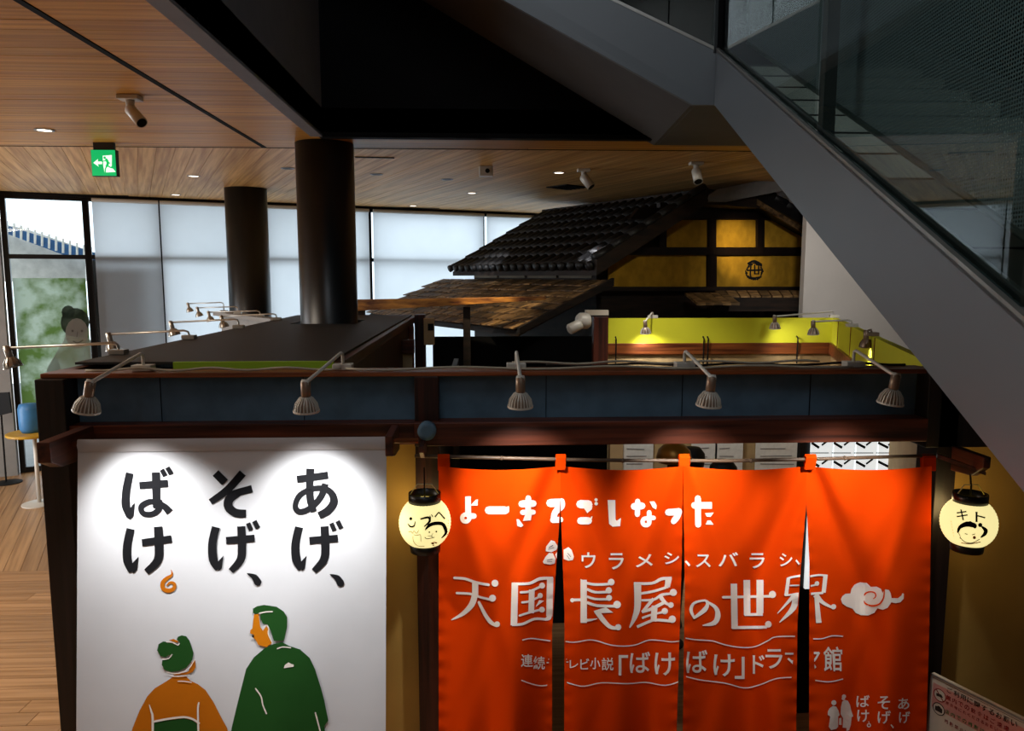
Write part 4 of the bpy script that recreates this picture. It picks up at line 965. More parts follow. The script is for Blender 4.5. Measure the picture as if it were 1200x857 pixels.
# two visitors' heads seen over the curtain, and the gold dome
gd = at(790, 533, 5.6); MB_ = MB().lathe([(.0, 0), (.13, 0), (.135, .03), (.12, .09), (.08, .13), (0, .15)], (gd.x, gd.y, at(790, 541, 5.6).z), n=24, caps=False)
gt = thing('brass_dome', 'brass-coloured round dome seen above the curtain behind the second tab', 'ornament', (gd.x, gd.y, 0)); MB_.build('dome', 'gold', gt, True)
MB().lathe([(.11, 0), (.11, .02), (.05, .03), (.05, at(790, 541, 5.6).z - .02), (.1, at(790, 541, 5.6).z)], (gd.x, gd.y, 0), n=20).build('pedestal', 'black', gt)
def person(px, py, Y, L):
    hd = at(px, py, Y); t = thing('person', L, 'person', (hd.x, hd.y, 0))
    top = hd.z; me = bpy.data.meshes.new('body'); bm = bmesh.new()
    h = top
    pts = [((0, 0, h * .53), .13), ((0, 0, h * .68), .14), ((0, 0, h * .79), .15), ((0, 0, h * .85), .06), ((0, 0, h * .9), .07), ((0, 0, h * .95), .085), ((.18, 0, h * .8), .06), ((.22, .02, h * .62), .045), ((.22, .1, h * .48), .035), ((-.18, 0, h * .8), .06), ((-.22, .02, h * .62), .045), ((-.22, .1, h * .48), .035),
           ((.09, 0, h * .48), .09), ((.1, 0, h * .27), .06), ((.1, .02, .06), .045), ((.1, -.1, .035), .035), ((-.09, 0, h * .48), .09), ((-.1, 0, h * .27), .06), ((-.1, .02, .06), .045), ((-.1, -.1, .035), .035)]
    ed = [(0, 1), (1, 2), (2, 3), (3, 4), (4, 5), (2, 6), (6, 7), (7, 8), (2, 9), (9, 10), (10, 11), (0, 12), (12, 13), (13, 14), (14, 15), (0, 16), (16, 17), (17, 18), (18, 19)]
    me.from_pydata([p[0] for p in pts], ed, []); me.materials.append(MATS['sign_dark']); o = bpy.data.objects.new('body', me); COL.objects.link(o); o.parent = t
    sk = o.modifiers.new('skin', 'SKIN')
    for i, p in enumerate(pts): me.skin_vertices[0].data[i].radius = (p[1], p[1]); 
    me.skin_vertices[0].data[0].use_root = True
    o.modifiers.new('sub', 'SUBSURF').levels = 2; o.modifiers['sub'].render_levels = 2
    MB().lathe([(.0, .1), (.06, .095), (.095, .05), (.1, 0), (.09, -.06), (.05, -.1), (0, -.1)], (hd.x, hd.y, top - .1), n=24, caps=False).build('hair', 'hair', t, True)
    return t
person(848, 539, 5.2, 'person with black hair standing inside behind the curtain, only the crown showing')
person(812, 524, 5.9, 'person with dark hair inside, partly hidden by the second curtain tab')
# ================================================================ WHITE BANNER
BY = 3.23
bn = thing('white_banner', 'white cloth banner with black lettering and two kimono figures hanging left of the doorway', 'banner', at(272, 515, BY))
def bfold(px, py):
    t = (py - 513) / 344
    return .012 * t * math.sin((px - 91) / 362 * 5.2 + .6) + .004 * math.sin(px / 23 + py / 90) * t
def bmap(d): return lambda px, py: at(px, py, BY - d + bfold(px, py))
def grid_cloth(name, m, parent, X, Yr, nx, ny, f, label=None, th=.0):
    vs, fs = [], []
    for j in range(ny + 1):
        for i in range(nx + 1): vs.append(f(i / nx, j / ny))
    for j in range(ny):
        for i in range(nx): a = j * (nx + 1) + i; fs.append((a, a + 1, a + nx + 2, a + nx + 1))
    mb = MB(); mb.add(vs, fs); return mb.build(name, m, parent, True, label=label)
f0 = bmap(0)
# straight sides: the banner hangs plumb, so its edges follow world X
xl, xr_ = at(91, 515, BY).x, at(453, 515, BY).x
ztop = at(272, 513.5, BY).z
def bcloth(u, v):
    z = ztop - 1.5 * v; py = 513.5; 
    for _ in range(4): py += (at(272, py, BY).z - z) * 250
    px = (91 - 2 * v) + (362 + 1 * v) * u
    p = at(px, py, BY + bfold(px, py)); return Vector((p.x, p.y, z))
def bplane(d): return lambda px, py: at(px, py, BY + bfold(px, py) - d)
grid_cloth('cloth', 'banner_white', bn, 0, 0, 48, 60, bcloth)
mb = MB()
for dz, w in ((0, .055),): 
    vs = []; 
    for i in range(49):
        p = bcloth(i / 48, 0); vs += [p + Vector((0, -.004, 0)), p + Vector((0, -.012, -.025)), p + Vector((0, -.004, -w))]
    mb.add(vs, [(i * 3 + k, i * 3 + 3 + k, i * 3 + 4 + k, i * 3 + 1 + k) for i in range(48) for k in (0, 1)])
mb.build('top_hem', 'banner_hem', bn, True)
MB().tube([(xl - .06, BY + .004, ztop - .02), (at(490, 516, BY).x, BY + .004, ztop - .02)], .011, 10).build('rod', 'railwood', bn, True)
pr = Print()
T = lambda p: (130 + p[0] * .25, 530 + p[1] * .25)
fs_ = lambda pts, w: pr.stroke(pts, w, T, False)
pr.brk(); fs_([(88, 98), (72, 180), (70, 250), (86, 305)], [36, 38, 40, 24]); pr.poly([(84, 270), (112, 235), (106, 300), (90, 316), (78, 310)], T); fs_([(133, 157), (267, 147)], 34); fs_([(210, 95), (212, 180), (214, 262)], [38, 38, 34])
fs_([(222, 238), (180, 232), (142, 256), (152, 288), (195, 290), (225, 265), (226, 225)], [20, 26, 28, 26, 26, 28, 28]); fs_([(222, 240), (250, 255), (276, 282)], [24, 30, 36]); fs_([(238, 82), (255, 113)], 22); fs_([(264, 72), (283, 104)], 22)
pr.brk(); fs_([(92, 360), (76, 440), (78, 510), (98, 562)], [38, 40, 42, 26]); pr.poly([(92, 530), (130, 490), (122, 552), (104, 570)], T); fs_([(145, 425), (284, 407)], 34); fs_([(221, 350), (225, 440), (218, 510), (166, 562)], [40, 42, 40, 30])
pr.brk(); fs_([(490, 98), (534, 143)], 38); fs_([(618, 98), (545, 178), (466, 234)], [38, 36, 28]); fs_([(662, 172), (600, 188), (545, 205)], [36, 34, 30]); fs_([(600, 188), (556, 220), (552, 258), (585, 285), (634, 288)], [36, 42, 42, 40, 36])
for dx in (0, 390):
    T = lambda p: (130 + (p[0] + dx) * .25, 530 + p[1] * .25)
    pr.brk(); fs_([(492, 352), (476, 430), (480, 505), (502, 550)], [38, 40, 42, 26]); pr.poly([(496, 520), (528, 485), (520, 545), (506, 558)], T); fs_([(540, 415), (674, 404)], 34); fs_([(611, 348), (615, 440), (608, 505), (562, 558)], [38, 40, 38, 28]); fs_([(643, 333), (658, 368)], 22); fs_([(672, 323), (690, 358)], 22)
T = lambda p: (130 + p[0] * .25, 530 + p[1] * .25)
pr.brk(); fs_([(872, 128), (1018, 108)], 34); fs_([(935, 78), (932, 160), (936, 230), (952, 280)], [38, 36, 36, 28])
fs_([(1005, 148), (985, 208), (935, 262), (885, 280), (864, 252), (888, 200), (955, 170), (1020, 180), (1046, 228), (1020, 272), (975, 298)], [32, 30, 28, 28, 26, 28, 26, 30, 38, 38, 34])
for x, y in ((289, 671.5), (386, 672.5)):
    pr.brk(); pr.stroke([(x + 1, y + 1), (x + 9, y + 5), (x + 13, y + 11)], [1, 7, 9])
pr.build('black_lettering', 'ink', bplane(.003), bn, grid=14)
T = lambda p: (130 + p[0] * .25, 530 + p[1] * .25)
pr = Print(); pr.stroke([(282, 552), (286, 575), (262, 592), (243, 612), (245, 640), (270, 650), (294, 640), (297, 618), (278, 612), (262, 625)], [2, 10, 18, 20, 20, 20, 18, 14, 12, 8], T); pr.build('orange_mark', 'print_orange', bplane(.003), bn, grid=14)
TW = lambda p: (150 + p[0] * .1365, 740 + p[1] * .1365); TM = lambda p: (260 + p[0] * .1833, 700 + p[1] * .1833)
def ol(*pts): return list(pts)
hairW = [(300, 88), (360, 92), (425, 122), (445, 108), (440, 88), (418, 72), (428, 48), (460, 36), (500, 44), (528, 80), (545, 130), (562, 190), (552, 245), (530, 275), (500, 312), (440, 340), (370, 350), (312, 330), (290, 290), (295, 250), (350, 240), (378, 205), (350, 205), (320, 224), (280, 215), (250, 165), (262, 112)]
kimW = [(330, 430), (385, 393), (500, 388), (535, 425), (600, 455), (665, 505), (735, 610), (790, 720), (850, 830), (880, 960), (890, 1120), (-10, 1120), (10, 960), (40, 830), (100, 680), (165, 560), (230, 490)]
robeM = [(270, 330), (330, 300), (385, 288), (430, 312), (500, 335), (560, 388), (595, 460), (630, 570), (655, 660), (680, 790), (655, 825), (665, 900), (665, 1010), (45, 1010), (62, 840), (95, 700), (125, 580), (155, 460), (205, 385)]
hairM = [(198, 75), (225, 58), (270, 50), (350, 62), (395, 92), (418, 130), (418, 185), (395, 280), (332, 280), (312, 215), (292, 175), (262, 172), (248, 140), (245, 108), (200, 104)]
pr = Print(); pr.poly(kimW, TW); pr.brk().poly([(350, 78), (390, 66), (425, 82), (430, 100), (400, 92)], TW); pr.brk().poly([(385, 372), (440, 365), (520, 345), (545, 268), (578, 250), (580, 310), (552, 352), (500, 372), (400, 385)], TW); pr.build('orange_kimono', 'print_orange', bplane(.003), bn, grid=14)
pr = Print(); pr.poly(hairW, TW); pr.brk().poly([(215, 790), (260, 772), (480, 748), (555, 765), (602, 800), (605, 1120), (215, 1120)], TW); pr.brk().poly(robeM, TM); pr.brk().poly(hairM, TM); pr.build('green_figures', 'print_green', bplane(.004), bn, grid=14)
pr = Print(); pr.poly([(205, 112), (235, 108), (245, 190), (262, 215), (285, 185), (296, 205), (292, 235), (305, 260), (320, 295), (285, 320), (232, 306), (215, 272), (200, 262), (205, 240), (180, 232), (182, 212), (196, 200)], TM); pr.build('orange_face', 'print_skin', bplane(.0045), bn, grid=14)
pr = Print(); pr.brk().stroke([(215, 585), (250, 635), (262, 690), (285, 745)], 9, TM); pr.brk().stroke([(598, 740), (632, 870)], 9, TM); pr.brk().stroke([(355, 330), (390, 319), (440, 324)], 7, TM); pr.brk().stroke([(240, 104), (280, 95), (322, 93)], 8, TM)
pr.brk().poly([(396, 455), (402, 435), (425, 418), (445, 428), (460, 432), (458, 446), (425, 450)], TM); pr.brk().stroke([(268, 190), (285, 180), (300, 200), (296, 235), (322, 292)], 6, TM)
pr.brk().stroke([(182, 630), (200, 690), (212, 760), (208, 1100)], [4, 16, 20, 20], TW); pr.brk().stroke([(608, 615), (600, 700), (612, 1100)], [14, 16, 18], TW); pr.brk().stroke([(215, 778), (350, 752), (480, 738), (555, 755), (610, 790)], 17, TW); pr.brk().stroke([(330, 350), (400, 364), (470, 350), (530, 310), (570, 245)], 8, TW); pr.brk().stroke([(428, 430), (480, 430), (545, 440)], 8, TW); pr.brk().stroke([(368, 384), (440, 388), (530, 376)], 8, TW)
pr.brk().stroke([(330, 92), (380, 96), (425, 118), (442, 106)], 8, TW); pr.brk().stroke([(295, 238), (345, 236), (378, 200)], 9, TW)
pr.build('white_outlines', 'print_white', bplane(.0055), bn, grid=14)
pr = Print(); pr.dot((199, 252), 7, TM); pr.build('black_mouth', 'ink', bplane(.006), bn)
# ================================================================ ORANGE NOREN
NY = 3.36
no = thing('noren_curtain', 'orange four-panel doorway curtain with white Japanese lettering hanging from a bamboo pole', 'curtain', at(805, 540, NY))
L_ = [[(514, 545), (514, 905)], [(657, 545), (657, 594), (661.5, 720), (661, 905)], [(801, 545), (801, 590), (802.5, 690), (799.5, 905)], [(945, 545), (945, 590), (948.5, 660), (948, 905)]]
R_ = [[(657, 545), (657, 594), (652, 660), (647, 740), (647, 905)], [(801, 545), (801, 590), (798, 690), (791.5, 905)], [(945, 545), (945, 590), (939, 660), (934.5, 730), (932.5, 905)], [(1092, 545), (1089, 740), (1084, 905)]]
def ip(P, y):
    if y <= P[0][1]: return P[0][0]
    for a, b in zip(P, P[1:]):
        if y <= b[1]: return a[0] + (b[0] - a[0]) * (y - a[1]) / (b[1] - a[1])
    return P[-1][0]
rnd = random.Random(3)
FP = [[(rnd.uniform(.3, .7), rnd.uniform(.15, .3), rnd.uniform(.5, 1)) for _ in range(3)] for _ in range(4)]
def nfold(px, py, k):
    l, r = ip(L_[k], py), ip(R_[k], py); s = (px - l) / (r - l); t = max(0, (py - 545) / 360)
    d = .046 * min(1, t * 2.5) * math.sin(s * 2 * math.pi * 1.0 + .8 + k * 1.7) + .028 * t * math.sin(s * 2 * math.pi * 2.2 + k * 2.3 + t * 2)
    # drape valleys running from the tab corners down toward the middle of the panel
    for sg in (0, 1):
        ss = s if sg == 0 else 1 - s
        d += .036 * math.exp(-((ss - .42 * t / .45 - .04) / .09) ** 2) * math.exp(-t * 2.2) * (1 if (k + sg) % 2 else -1)
        d += -.024 * math.exp(-((ss - .62 * t / .45 - .12) / .12) ** 2) * math.exp(-t * 3)
        d += .0035 * math.exp(-ss / .05) * math.sin(py / 3.1 + k * 2 + sg) * min(1, t * 3)      # puckered hem
    d += .012 * math.sin(s * math.pi) * math.sin(t * 7 + k)* .6
    return d
def ntop(s): return 546.5 + 4.5 * math.sin(min(1, max(0, s)) * math.pi)
def npl(k, d): return lambda px, py: at(px, py, NY - d + nfold(px, py, k))
panels = []
for k in range(4):
    def f(u, v, k=k):
        py = ntop(u) + (905 - ntop(u)) * v; l, r = ip(L_[k], py), ip(R_[k], py); px = l + (r - l) * u
        return npl(k, 0)(px, py)
    o = grid_cloth('cloth_panel', 'noren_cloth', no, 0, 0, 70, 110, f); panels.append(o)
# tabs over the pole
for i, (a, b) in enumerate(((513, 527), (651, 663), (795, 808), (943, 956), (1080, 1095))):
    k = min(3, i); c0, c1 = at(a, 534, NY), at(b, 534, NY); zb_ = at(a, 551, NY).z; zt_ = at(a, 534, NY).z
    mb = MB(); mb.prism([(c0.x, NY + nfold(a, 551, k) * .3 - .006, zb_), (c0.x, NY - .016, zt_ - .008), (c0.x, NY - .002, zt_ + .008), (c0.x, NY + .014, zt_ - .008), (c0.x, NY + .004, zb_)], (c1.x - c0.x, 0, 0)); mb.build('tab', 'noren_cloth', no, bevel=.002)
    pr = Print(); pr.stroke([(a + 1, 549), (b - 1, 549)], .5, rnd=False); pr.stroke([(a + 1, 554), (b - 1, 554)], .5, rnd=False)
    pr.build('stitching', 'sign_red', lambda x, y: at(x, y, NY - .028), no) if False else None
# bamboo pole
pts = [(486, 534.5), (560, 536.2), (700, 539.5), (850, 540.3), (960, 538), (1096, 534)]
P3 = [at(x, y, NY) for x, y in pts]; MB().tube(P3, .0085, 12).build('bamboo_pole', 'bamboo', no, True)
for x, y in ((588, 537), (730, 540), (880, 540), (990, 537)): c_ = at(x, y, NY); MB().lathe([(.009, -.006), (.0115, 0), (.009, .006)], c_, (1, 0, 0), 12).build('pole_joint', 'bamboo', no, True)
# --- lettering, cut at the slits
CL = {0: [((657, 0), (1, 0)), ((657, 594), (66, 5)), ((652, 660), (80, 5))], 1: [((657, 0), (-1, 0)), ((657, 594), (-126, 4.5)), ((801, 0), (1, 0)), ((801, 590), (100, 3)), ((798, 690), (215, 6.5))],
      2: [((801, 0), (-1, 0)), ((801, 590), (-100, 1.5)), ((945, 0), (1, 0)), ((945, 590), (70, 6)), ((939, 660), (70, 4.5))], 3: [((945, 0), (-1, 0)), ((945, 590), (-70, 3.5)), ]}
def nprint(P, name='white_lettering', m='noren_print', d=.0035, ks=(0, 1, 2, 3), grid=6, label=None):
    for k in ks:
        lo = ip(L_[k], 545) - 3; hi = ip(R_[k], 545) + 12
        if not P.v: continue
        if max(v[0] for v in P.v) < lo or min(v[0] for v in P.v) > hi: continue
        cl = [(c_, tuple(Vector(n_ + (0,)).normalized()[:2])) for c_, n_ in CL[k]]
        P.build(name, m, npl(k, d), panels[k], clips=cl, grid=grid)
A = Print()
T5 = lambda p: (530 + p[0] * .13333, 570 + p[1] * .13333); T6 = lambda p: (670 + p[0] * .15, 570 + p[1] * .15)
A.stroke([(138, 90), (140, 240)], 52, T5, False); A.poly([(160, 170), (205, 120), (224, 116), (224, 172)], T5); ring(Print(), (0, 0), 1, 2)
def tring(c_, r1, r2, T, n=24):
    for q in range(n):
        a0, a1 = 6.283 * q / n, 6.283 * (q + 1) / n
        A.add([T((c_[0] + rr * math.cos(a_), c_[1] + rr * math.sin(a_))) for rr, a_ in ((r1, a0), (r2, a0), (r2, a1), (r1, a1))], [(0, 1, 2, 3)])
tring((118, 280), 12, 50, T5); A.stroke([(165, 262), (190, 262)], 50, T5)
A.brk(); A.stroke([(320, 212), (465, 212)], 68, T5); A.poly([(465, 190), (498, 172), (498, 225), (470, 246)], T5)
A.brk(); A.stroke([(668, 105), (666, 270)], 50, T5); A.stroke([(612, 155), (712, 152)], 60, T5); A.stroke([(618, 230), (712, 228)], 45, T5); A.poly([(645, 240), (700, 240), (690, 300), (620, 306)], T5); A.poly([(565, 290), (585, 290), (625, 345), (605, 360), (572, 350)], T5)
A.brk(); A.stroke([(862, 148), (955, 145)], 72, T5); A.stroke([(960, 135), (955, 175), (905, 230), (890, 295)], [60, 66, 56, 50], T5); A.stroke([(885, 298), (950, 295)], 52, T5)
A.brk(); A.stroke([(68, 140), (130, 142)], 66, T6); A.poly([(90, 165), (162, 155), (158, 180), (122, 210)], T6); A.stroke([(70, 270), (130, 270)], 58, T6); A.poly([(150, 240), (162, 235), (155, 262)], T6); A.dot((190, 106), 13, T6); A.dot((191, 136), 14, T6)
A.brk(); A.poly([(280, 108), (340, 108), (342, 260), (352, 270), (385, 248), (378, 312), (320, 316), (292, 295)], T6)
A.brk(); A.stroke([(488, 158), (548, 154)], 55, T6); A.stroke([(515, 118), (513, 220)], 42, T6); A.poly([(608, 120), (645, 118), (664, 150), (660, 182), (630, 165)], T6)
tring((580, 278), 10, 44, T6); A.stroke([(605, 205), (606, 280)], 38, T6); A.stroke([(600, 245), (640, 248)], 36, T6)
A.brk(); A.stroke([(755, 204), (825, 200)], 54, T6); A.stroke([(835, 198), (822, 240), (795, 275)], [55, 50, 45], T6)
A.brk(); A.stroke([(958, 150), (1095, 150)], 52, T6, False); A.dot((958, 150), 26, T6); A.stroke([(985, 95), (988, 300)], 48, T6); A.poly([(1040, 210), (1110, 206), (1085, 240), (1055, 238)], T6); A.poly([(1045, 300), (1060, 268), (1085, 268), (1108, 300)], T6)
nprint(A)
A = Print()
for ch, bb in (('ウ', (681.5, 647.5, 698, 666)), ('ラ', (713.5, 648.5, 731, 667.5)), ('メ', (745, 649.5, 765, 665)), ('シ', (778.5, 647.5, 796, 661.5)), ('、', (802.5, 657, 809, 664)),
               ('ス', (815.5, 650, 833, 665)), ('バ', (842, 647.5, 865, 664)), ('ラ', (878.5, 648.5, 896, 666.5)), ('シ', (913.5, 648.5, 928.5, 664)), ('、', (932, 656, 937.5, 662.5)),
               ('連', (610.5, 767, 624.5, 782)), ('続', (625, 769.5, 638.5, 785)), ('レ', (667.5, 774, 677.5, 783.5)), ('ビ', (680, 772, 690.5, 785)), ('小', (691.5, 771, 703.5, 784.5)), ('説', (705, 771, 719, 786)),
               ('「', (725, 768, 736, 792)), ('ば', (738, 764, 762, 789)), ('け', (767, 765, 791, 792)), ('ば', (804, 762, 829, 789)), ('け', (836, 767, 861, 793)), ('」', (861, 770, 872.5, 796)),
               ('ド', (882, 768, 896, 790)), ('ラ', (897, 761, 917, 784)), ('館', (965, 758, 987, 787)),
               ('ば', (1003.5, 815, 1019, 829)), ('け', (1004.5, 832, 1018.5, 846.5)), ('そ', (1028.5, 816, 1043, 831.5)), ('げ', (1028.5, 833, 1044, 848.5)), ('あ', (1052.5, 818.5, 1065.5, 831.5)), ('げ', (1053.5, 834, 1066.5, 848)), ('、', (1043.5, 849, 1047.5, 854))):
    A.glyph(ch, .012, bb)
A.brk().stroke([(1018, 846), (1019, 849)], .8)
for q in range(10):
    a0, a1 = 6.283 * q / 10, 6.283 * (q + 1) / 10; A.add([(1018.3 + rr * math.cos(a_), 850.3 + rr * math.sin(a_)) for rr, a_ in ((1.3, a0), (2.5, a0), (2.5, a1), (1.3, a1))], [(0, 1, 2, 3)])
nprint(A)
A = Print(); A.glyph('テ', .012, (640.5, 772, 655, 785)); nprint(A, ks=(0,))
A = Print(); A.glyph('テ', .012, (653, 772, 666, 783)); nprint(A, ks=(1,))
A = Print(); A.glyph('マ', .012, (920, 765, 938, 782)); nprint(A, ks=(2,))
A = Print(); A.glyph('マ', .012, (944, 764, 961, 784)); nprint(A, ks=(3,))
# large display characters, stroke by stroke
def S(o, sc, items):
    T = lambda p: (o[0] + p[0] * sc, o[1] + p[1] * sc); P = Print()
    for it in items:
        if it[0] == 's': P.stroke(it[1], it[2], T)
        elif it[0] == 'f': P.stroke(it[1], it[2], T, False)
        elif it[0] == 'b': P.brk()
        elif it[0] == 'd': P.dot(it[1], it[2], T, 14)
        else: P.poly(it[1], T)
    return P
nprint(S((520, 660), .125, [('s', [(100, 140), (200, 148), (300, 182), (420, 205)], 25), ('d', (480, 190), 33), ('s', [(122, 282), (250, 290), (340, 320), (430, 342)], 22), ('d', (457, 330), 33),
    ('f', [(295, 175), (295, 325)], 58), ('f', [(292, 300), (262, 390), (180, 475), (70, 535)], [58, 56, 38, 8]), ('s', [(330, 370), (380, 470), (435, 550), (495, 588)], [26, 34, 38, 28]), ('d', (500, 574), 27)]))
nprint(S((520, 660), .125, [('f', [(667, 185), (658, 585)], 62), ('f', [(640, 195), (800, 192), (900, 148), (1025, 142)], [26, 26, 30, 24]), ('f', [(998, 140), (990, 500)], 60), ('s', [(990, 470), (985, 515), (950, 528)], [50, 44, 22]),
    ('f', [(640, 580), (740, 572), (850, 525), (965, 530)], 24), ('s', [(722, 275), (800, 268), (900, 225)], 22), ('d', (922, 212), 28), ('s', [(735, 370), (800, 360), (890, 320)], 20), ('d', (904, 306), 25), ('s', [(712, 494), (800, 465), (900, 440)], 20), ('d', (921, 438), 27),
    ('f', [(826, 250), (820, 470)], 54), ('p', [(862, 412), (895, 348), (940, 355)])]))
nprint(S((660, 660), .125, [('f', [(192, 158), (192, 562)], 60), ('p', [(162, 150), (222, 172), (222, 190), (162, 190)]), ('f', [(218, 188), (300, 202), (430, 198)], 24), ('d', (450, 180), 32), ('f', [(222, 245), (300, 274), (410, 272)], 24), ('d', (427, 257), 30), ('f', [(222, 315), (300, 338), (410, 340)], 22), ('d', (430, 327), 28),
    ('f', [(222, 370), (320, 400), (480, 405)], 26), ('d', (505, 390), 36), ('s', [(85, 347), (165, 345)], 26), ('d', (85, 349), 20), ('f', [(162, 540), (250, 535), (320, 522)], [36, 24, 6]),
    ('p', [(285, 450), (400, 415), (470, 465), (300, 472)]), ('f', [(312, 450), (370, 530), (440, 600), (510, 612)], [50, 46, 36, 26]), ('d', (516, 602), 29)]))
nprint(S((660, 660), .125, [('f', [(697, 190), (697, 400), (670, 510), (622, 608)], [68, 62, 46, 10]), ('f', [(662, 192), (830, 190), (920, 150), (1018, 140)], [26, 26, 30, 24]), ('f', [(990, 140), (975, 225)], [62, 52]), ('f', [(730, 286), (850, 265), (985, 222)], 24), ('f', [(732, 350), (850, 343), (920, 300), (1010, 287)], [20, 24, 26, 22]), ('d', (1032, 277), 34),
    ('f', [(848, 335), (800, 390), (742, 462)], 30), ('f', [(738, 462), (840, 425), (950, 368)], [20, 34, 30]), ('s', [(918, 325), (955, 370), (1000, 395)], [40, 30, 24]), ('d', (1010, 394), 27), ('f', [(857, 400), (847, 548)], 56), ('f', [(738, 517), (820, 488), (930, 462)], [22, 20, 22]), ('d', (952, 452), 30), ('f', [(692, 600), (800, 552), (870, 534), (1010, 545)], 26), ('d', (1022, 528), 35)]))
nprint(S((800, 660), .125, [('s', [(208, 345), (232, 385), (205, 440), (108, 515)], [8, 30, 46, 22]), ('s', [(108, 515), (78, 440), (110, 375), (205, 352), (245, 372), (310, 420), (330, 490), (298, 560), (190, 586)], [18, 34, 24, 18, 20, 36, 52, 46, 10])]))
nprint(S((800, 660), .125, [('f', [(480, 195), (487, 615)], 60), ('f', [(601, 160), (605, 490)], 62), ('f', [(725, 158), (725, 470)], 66), ('f', [(580, 484), (752, 482)], 26), ('s', [(380, 322), (820, 312)], 24), ('d', (842, 295), 34), ('f', [(465, 606), (790, 602)], 28), ('d', (803, 575), 31)]))
KL = [('f', [(165, 130), (195, 118), (275, 105)], 18), ('f', [(170, 122), (150, 268)], 30), ('s', [(145, 268), (265, 252)], 16), ('s', [(185, 187), (265, 184)], 13), ('f', [(215, 270), (160, 330), (78, 418)], [36, 22, 5]), ('f', [(228, 258), (210, 370), (95, 492)], [60, 48, 6])]
KR = [('f', [(340, 112), (420, 100), (494, 105)], 16), ('f', [(476, 102), (460, 245)], [36, 34]), ('s', [(350, 256), (450, 248)], 20), ('s', [(345, 192), (400, 180)], 15), ('d', (405, 170), 19), ('f', [(392, 262), (450, 325), (530, 368)], [50, 30, 18]), ('d', (542, 362), 22), ('f', [(400, 275), (420, 496)], [34, 46])]
nprint(S((900, 660), .14167, KL), ks=(2,)); nprint(S((900, 660), .14167, KR), ks=(3,))
nprint(S((900, 660), .14167, [('p', [(603, 300), (615, 275), (640, 255), (682, 252), (690, 215), (715, 180), (760, 160), (815, 165), (850, 198), (900, 196), (935, 215), (948, 250), (955, 235), (972, 218), (1000, 225), (1015, 250), (1022, 290), (1075, 292), (1105, 268), (1112, 250), (1124, 255), (1122, 295), (1095, 325), (1055, 333), (1020, 325), (990, 370), (950, 388), (905, 375), (880, 412), (830, 434), (770, 432), (725, 412), (700, 378), (650, 360), (615, 335)])]), ks=(3,))
nprint(S((900, 660), .14167, [('s', [(962, 228), (955, 290), (920, 340), (860, 355), (805, 335), (785, 290), (810, 250), (850, 238), (885, 250), (890, 278), (872, 296)], [10, 12, 13, 13, 14, 14, 13, 12, 12, 11, 6])]), name='cloud_swirl', m='noren', d=.0048, ks=(3,))
# rice-ball motif
nprint(S((530, 570), .13333, [('p', [(868, 475), (900, 485), (928, 530), (915, 560), (870, 580), (822, 572), (825, 530)]), ('b',), ('p', [(850, 588), (885, 590), (908, 640), (900, 680), (860, 690), (805, 680), (795, 665), (820, 620)]), ('b',), ('p', [(925, 575), (935, 640), (915, 635), (905, 600)])]), ks=(0,))
nprint(S((530, 570), .13333, [('p', [(978, 560), (1020, 535), (1050, 560), (1070, 620), (1060, 650), (1020, 655), (978, 640)])]), ks=(1,))
nprint(S((530, 570), .13333, [('s', [(850, 540), (885, 520)], 6), ('s', [(845, 555), (895, 540)], 5), ('s', [(835, 650), (880, 640)], 6), ('s', [(835, 665), (875, 662)], 5), ('s', [(1015, 590), (1040, 620)], 6), ('s', [(1010, 610), (1030, 640)], 5)]), name='grey_lines', m='poster_ink', d=.0048)
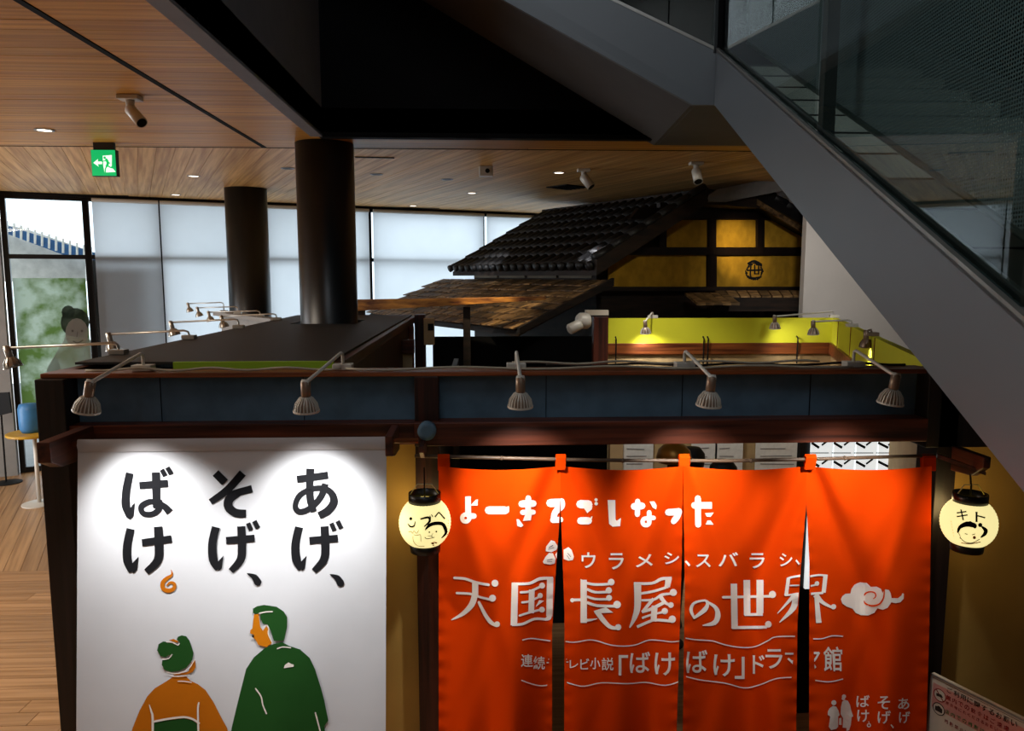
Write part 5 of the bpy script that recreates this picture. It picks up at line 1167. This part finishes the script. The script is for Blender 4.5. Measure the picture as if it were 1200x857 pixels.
# thin wavy rules
UP = [[(612, 750.5), (622, 748.5), (635, 750), (653, 752.5)], [(655, 750.5), (672, 753), (690, 750.3), (700, 751.5), (715, 756), (730, 757.5), (745, 756), (760, 750.5), (775, 751), (787, 752.5), (800, 751)], [(800, 747.5), (815, 750), (835, 751.5), (850, 756), (868, 759), (885, 758), (900, 751), (910, 746.5), (940, 746)], [(946, 748.5), (962, 749), (975, 745.5), (988, 746)]]
LO = [[(611, 797.5), (622, 801.5), (635, 804), (653, 801)], [(655, 797), (672, 802.5), (685, 804.5), (705, 800.5), (735, 801.5), (757, 800), (780, 803.5), (800, 797.5)], [(800, 792), (820, 797), (850, 801), (872, 806.5), (890, 803), (905, 797), (918, 794.5), (940, 794)], [(946, 796), (965, 799), (975, 799), (988, 796)]]
for k in range(4):
    P = Print(); P.stroke(UP[k], 1.3, None, False); P.brk().stroke(LO[k], 1.3, None, False); nprint(P, name='wavy_line', ks=(k,))
# small white kimono figures
nprint(S((960, 800), .1, [('d', (290, 165), 24), ('d', (283, 190), 20), ('p', [(270, 225), (300, 205), (335, 215), (360, 260), (375, 330), (398, 395), (380, 410), (370, 500), (350, 560), (320, 570), (320, 535), (275, 530), (280, 420), (250, 370), (255, 290)]),
    ('b',), ('d', (172, 238), 30), ('p', [(120, 305), (160, 275), (200, 285), (225, 330), (240, 385), (222, 400), (222, 520), (200, 545), (140, 560), (112, 520), (130, 400), (100, 380), (103, 340)]), ('b',), ('p', [(235, 420), (260, 415), (262, 500), (230, 495)])]), ks=(3,), name='white_figures')
# ================================================================ UNSEEN SPOTS: OLD HOUSE, THEN ADDED FILLS
sp0 = atz(816, 190, CZ); 
spot('unseen_spot', Vector((3.1, 8.3, 3.9)), g(862, 292), 230, 27, 1, (1, .8, .42))
spot('unseen_spot', Vector((1.0, 7.7, 3.85)), hp(-2.25, .9, 2.5), 150, 26, 1, (1, .82, .55))
spot('unseen_spot', Vector((.7, 8.0, 3.95)), hp(-1.5, .3, 3.15), 330, 17, .7, (.95, .95, 1))
spot('unseen_spot', Vector((-.6, 8.8, 3.95)), hp(-1.65, 2.5, 3.1), 300, 17, .7, (.95, .95, 1))

spot('unseen_spot', Vector((2.0, 6.72, 4.05)), Vector((2.3, 7.9, 2.2)), 60, 120, .6, (1, .95, .82), .05)  # added fill for the yellow room wall
spot('unseen_spot', Vector((1.2, 6.72, 4.05)), Vector((2.2, 7.5, .9)), 200, 60, .7, (1, .97, .9), .05)  # added fill for the sheets inside the doorway
spot('unseen_spot', Vector((3.2, 7.0, 4.0)), Vector((4.6, 9.4, 2.6)), 170, 80, 1, (1, .95, .9), .1)  # added wash for the white wall right of the house
spot('unseen_spot', Vector((-.4, 7.4, 4.0)), at(570, 351, 8.2), 220, 30, 1, (1, .8, .5), .03)  # added spot that brightens the long timber
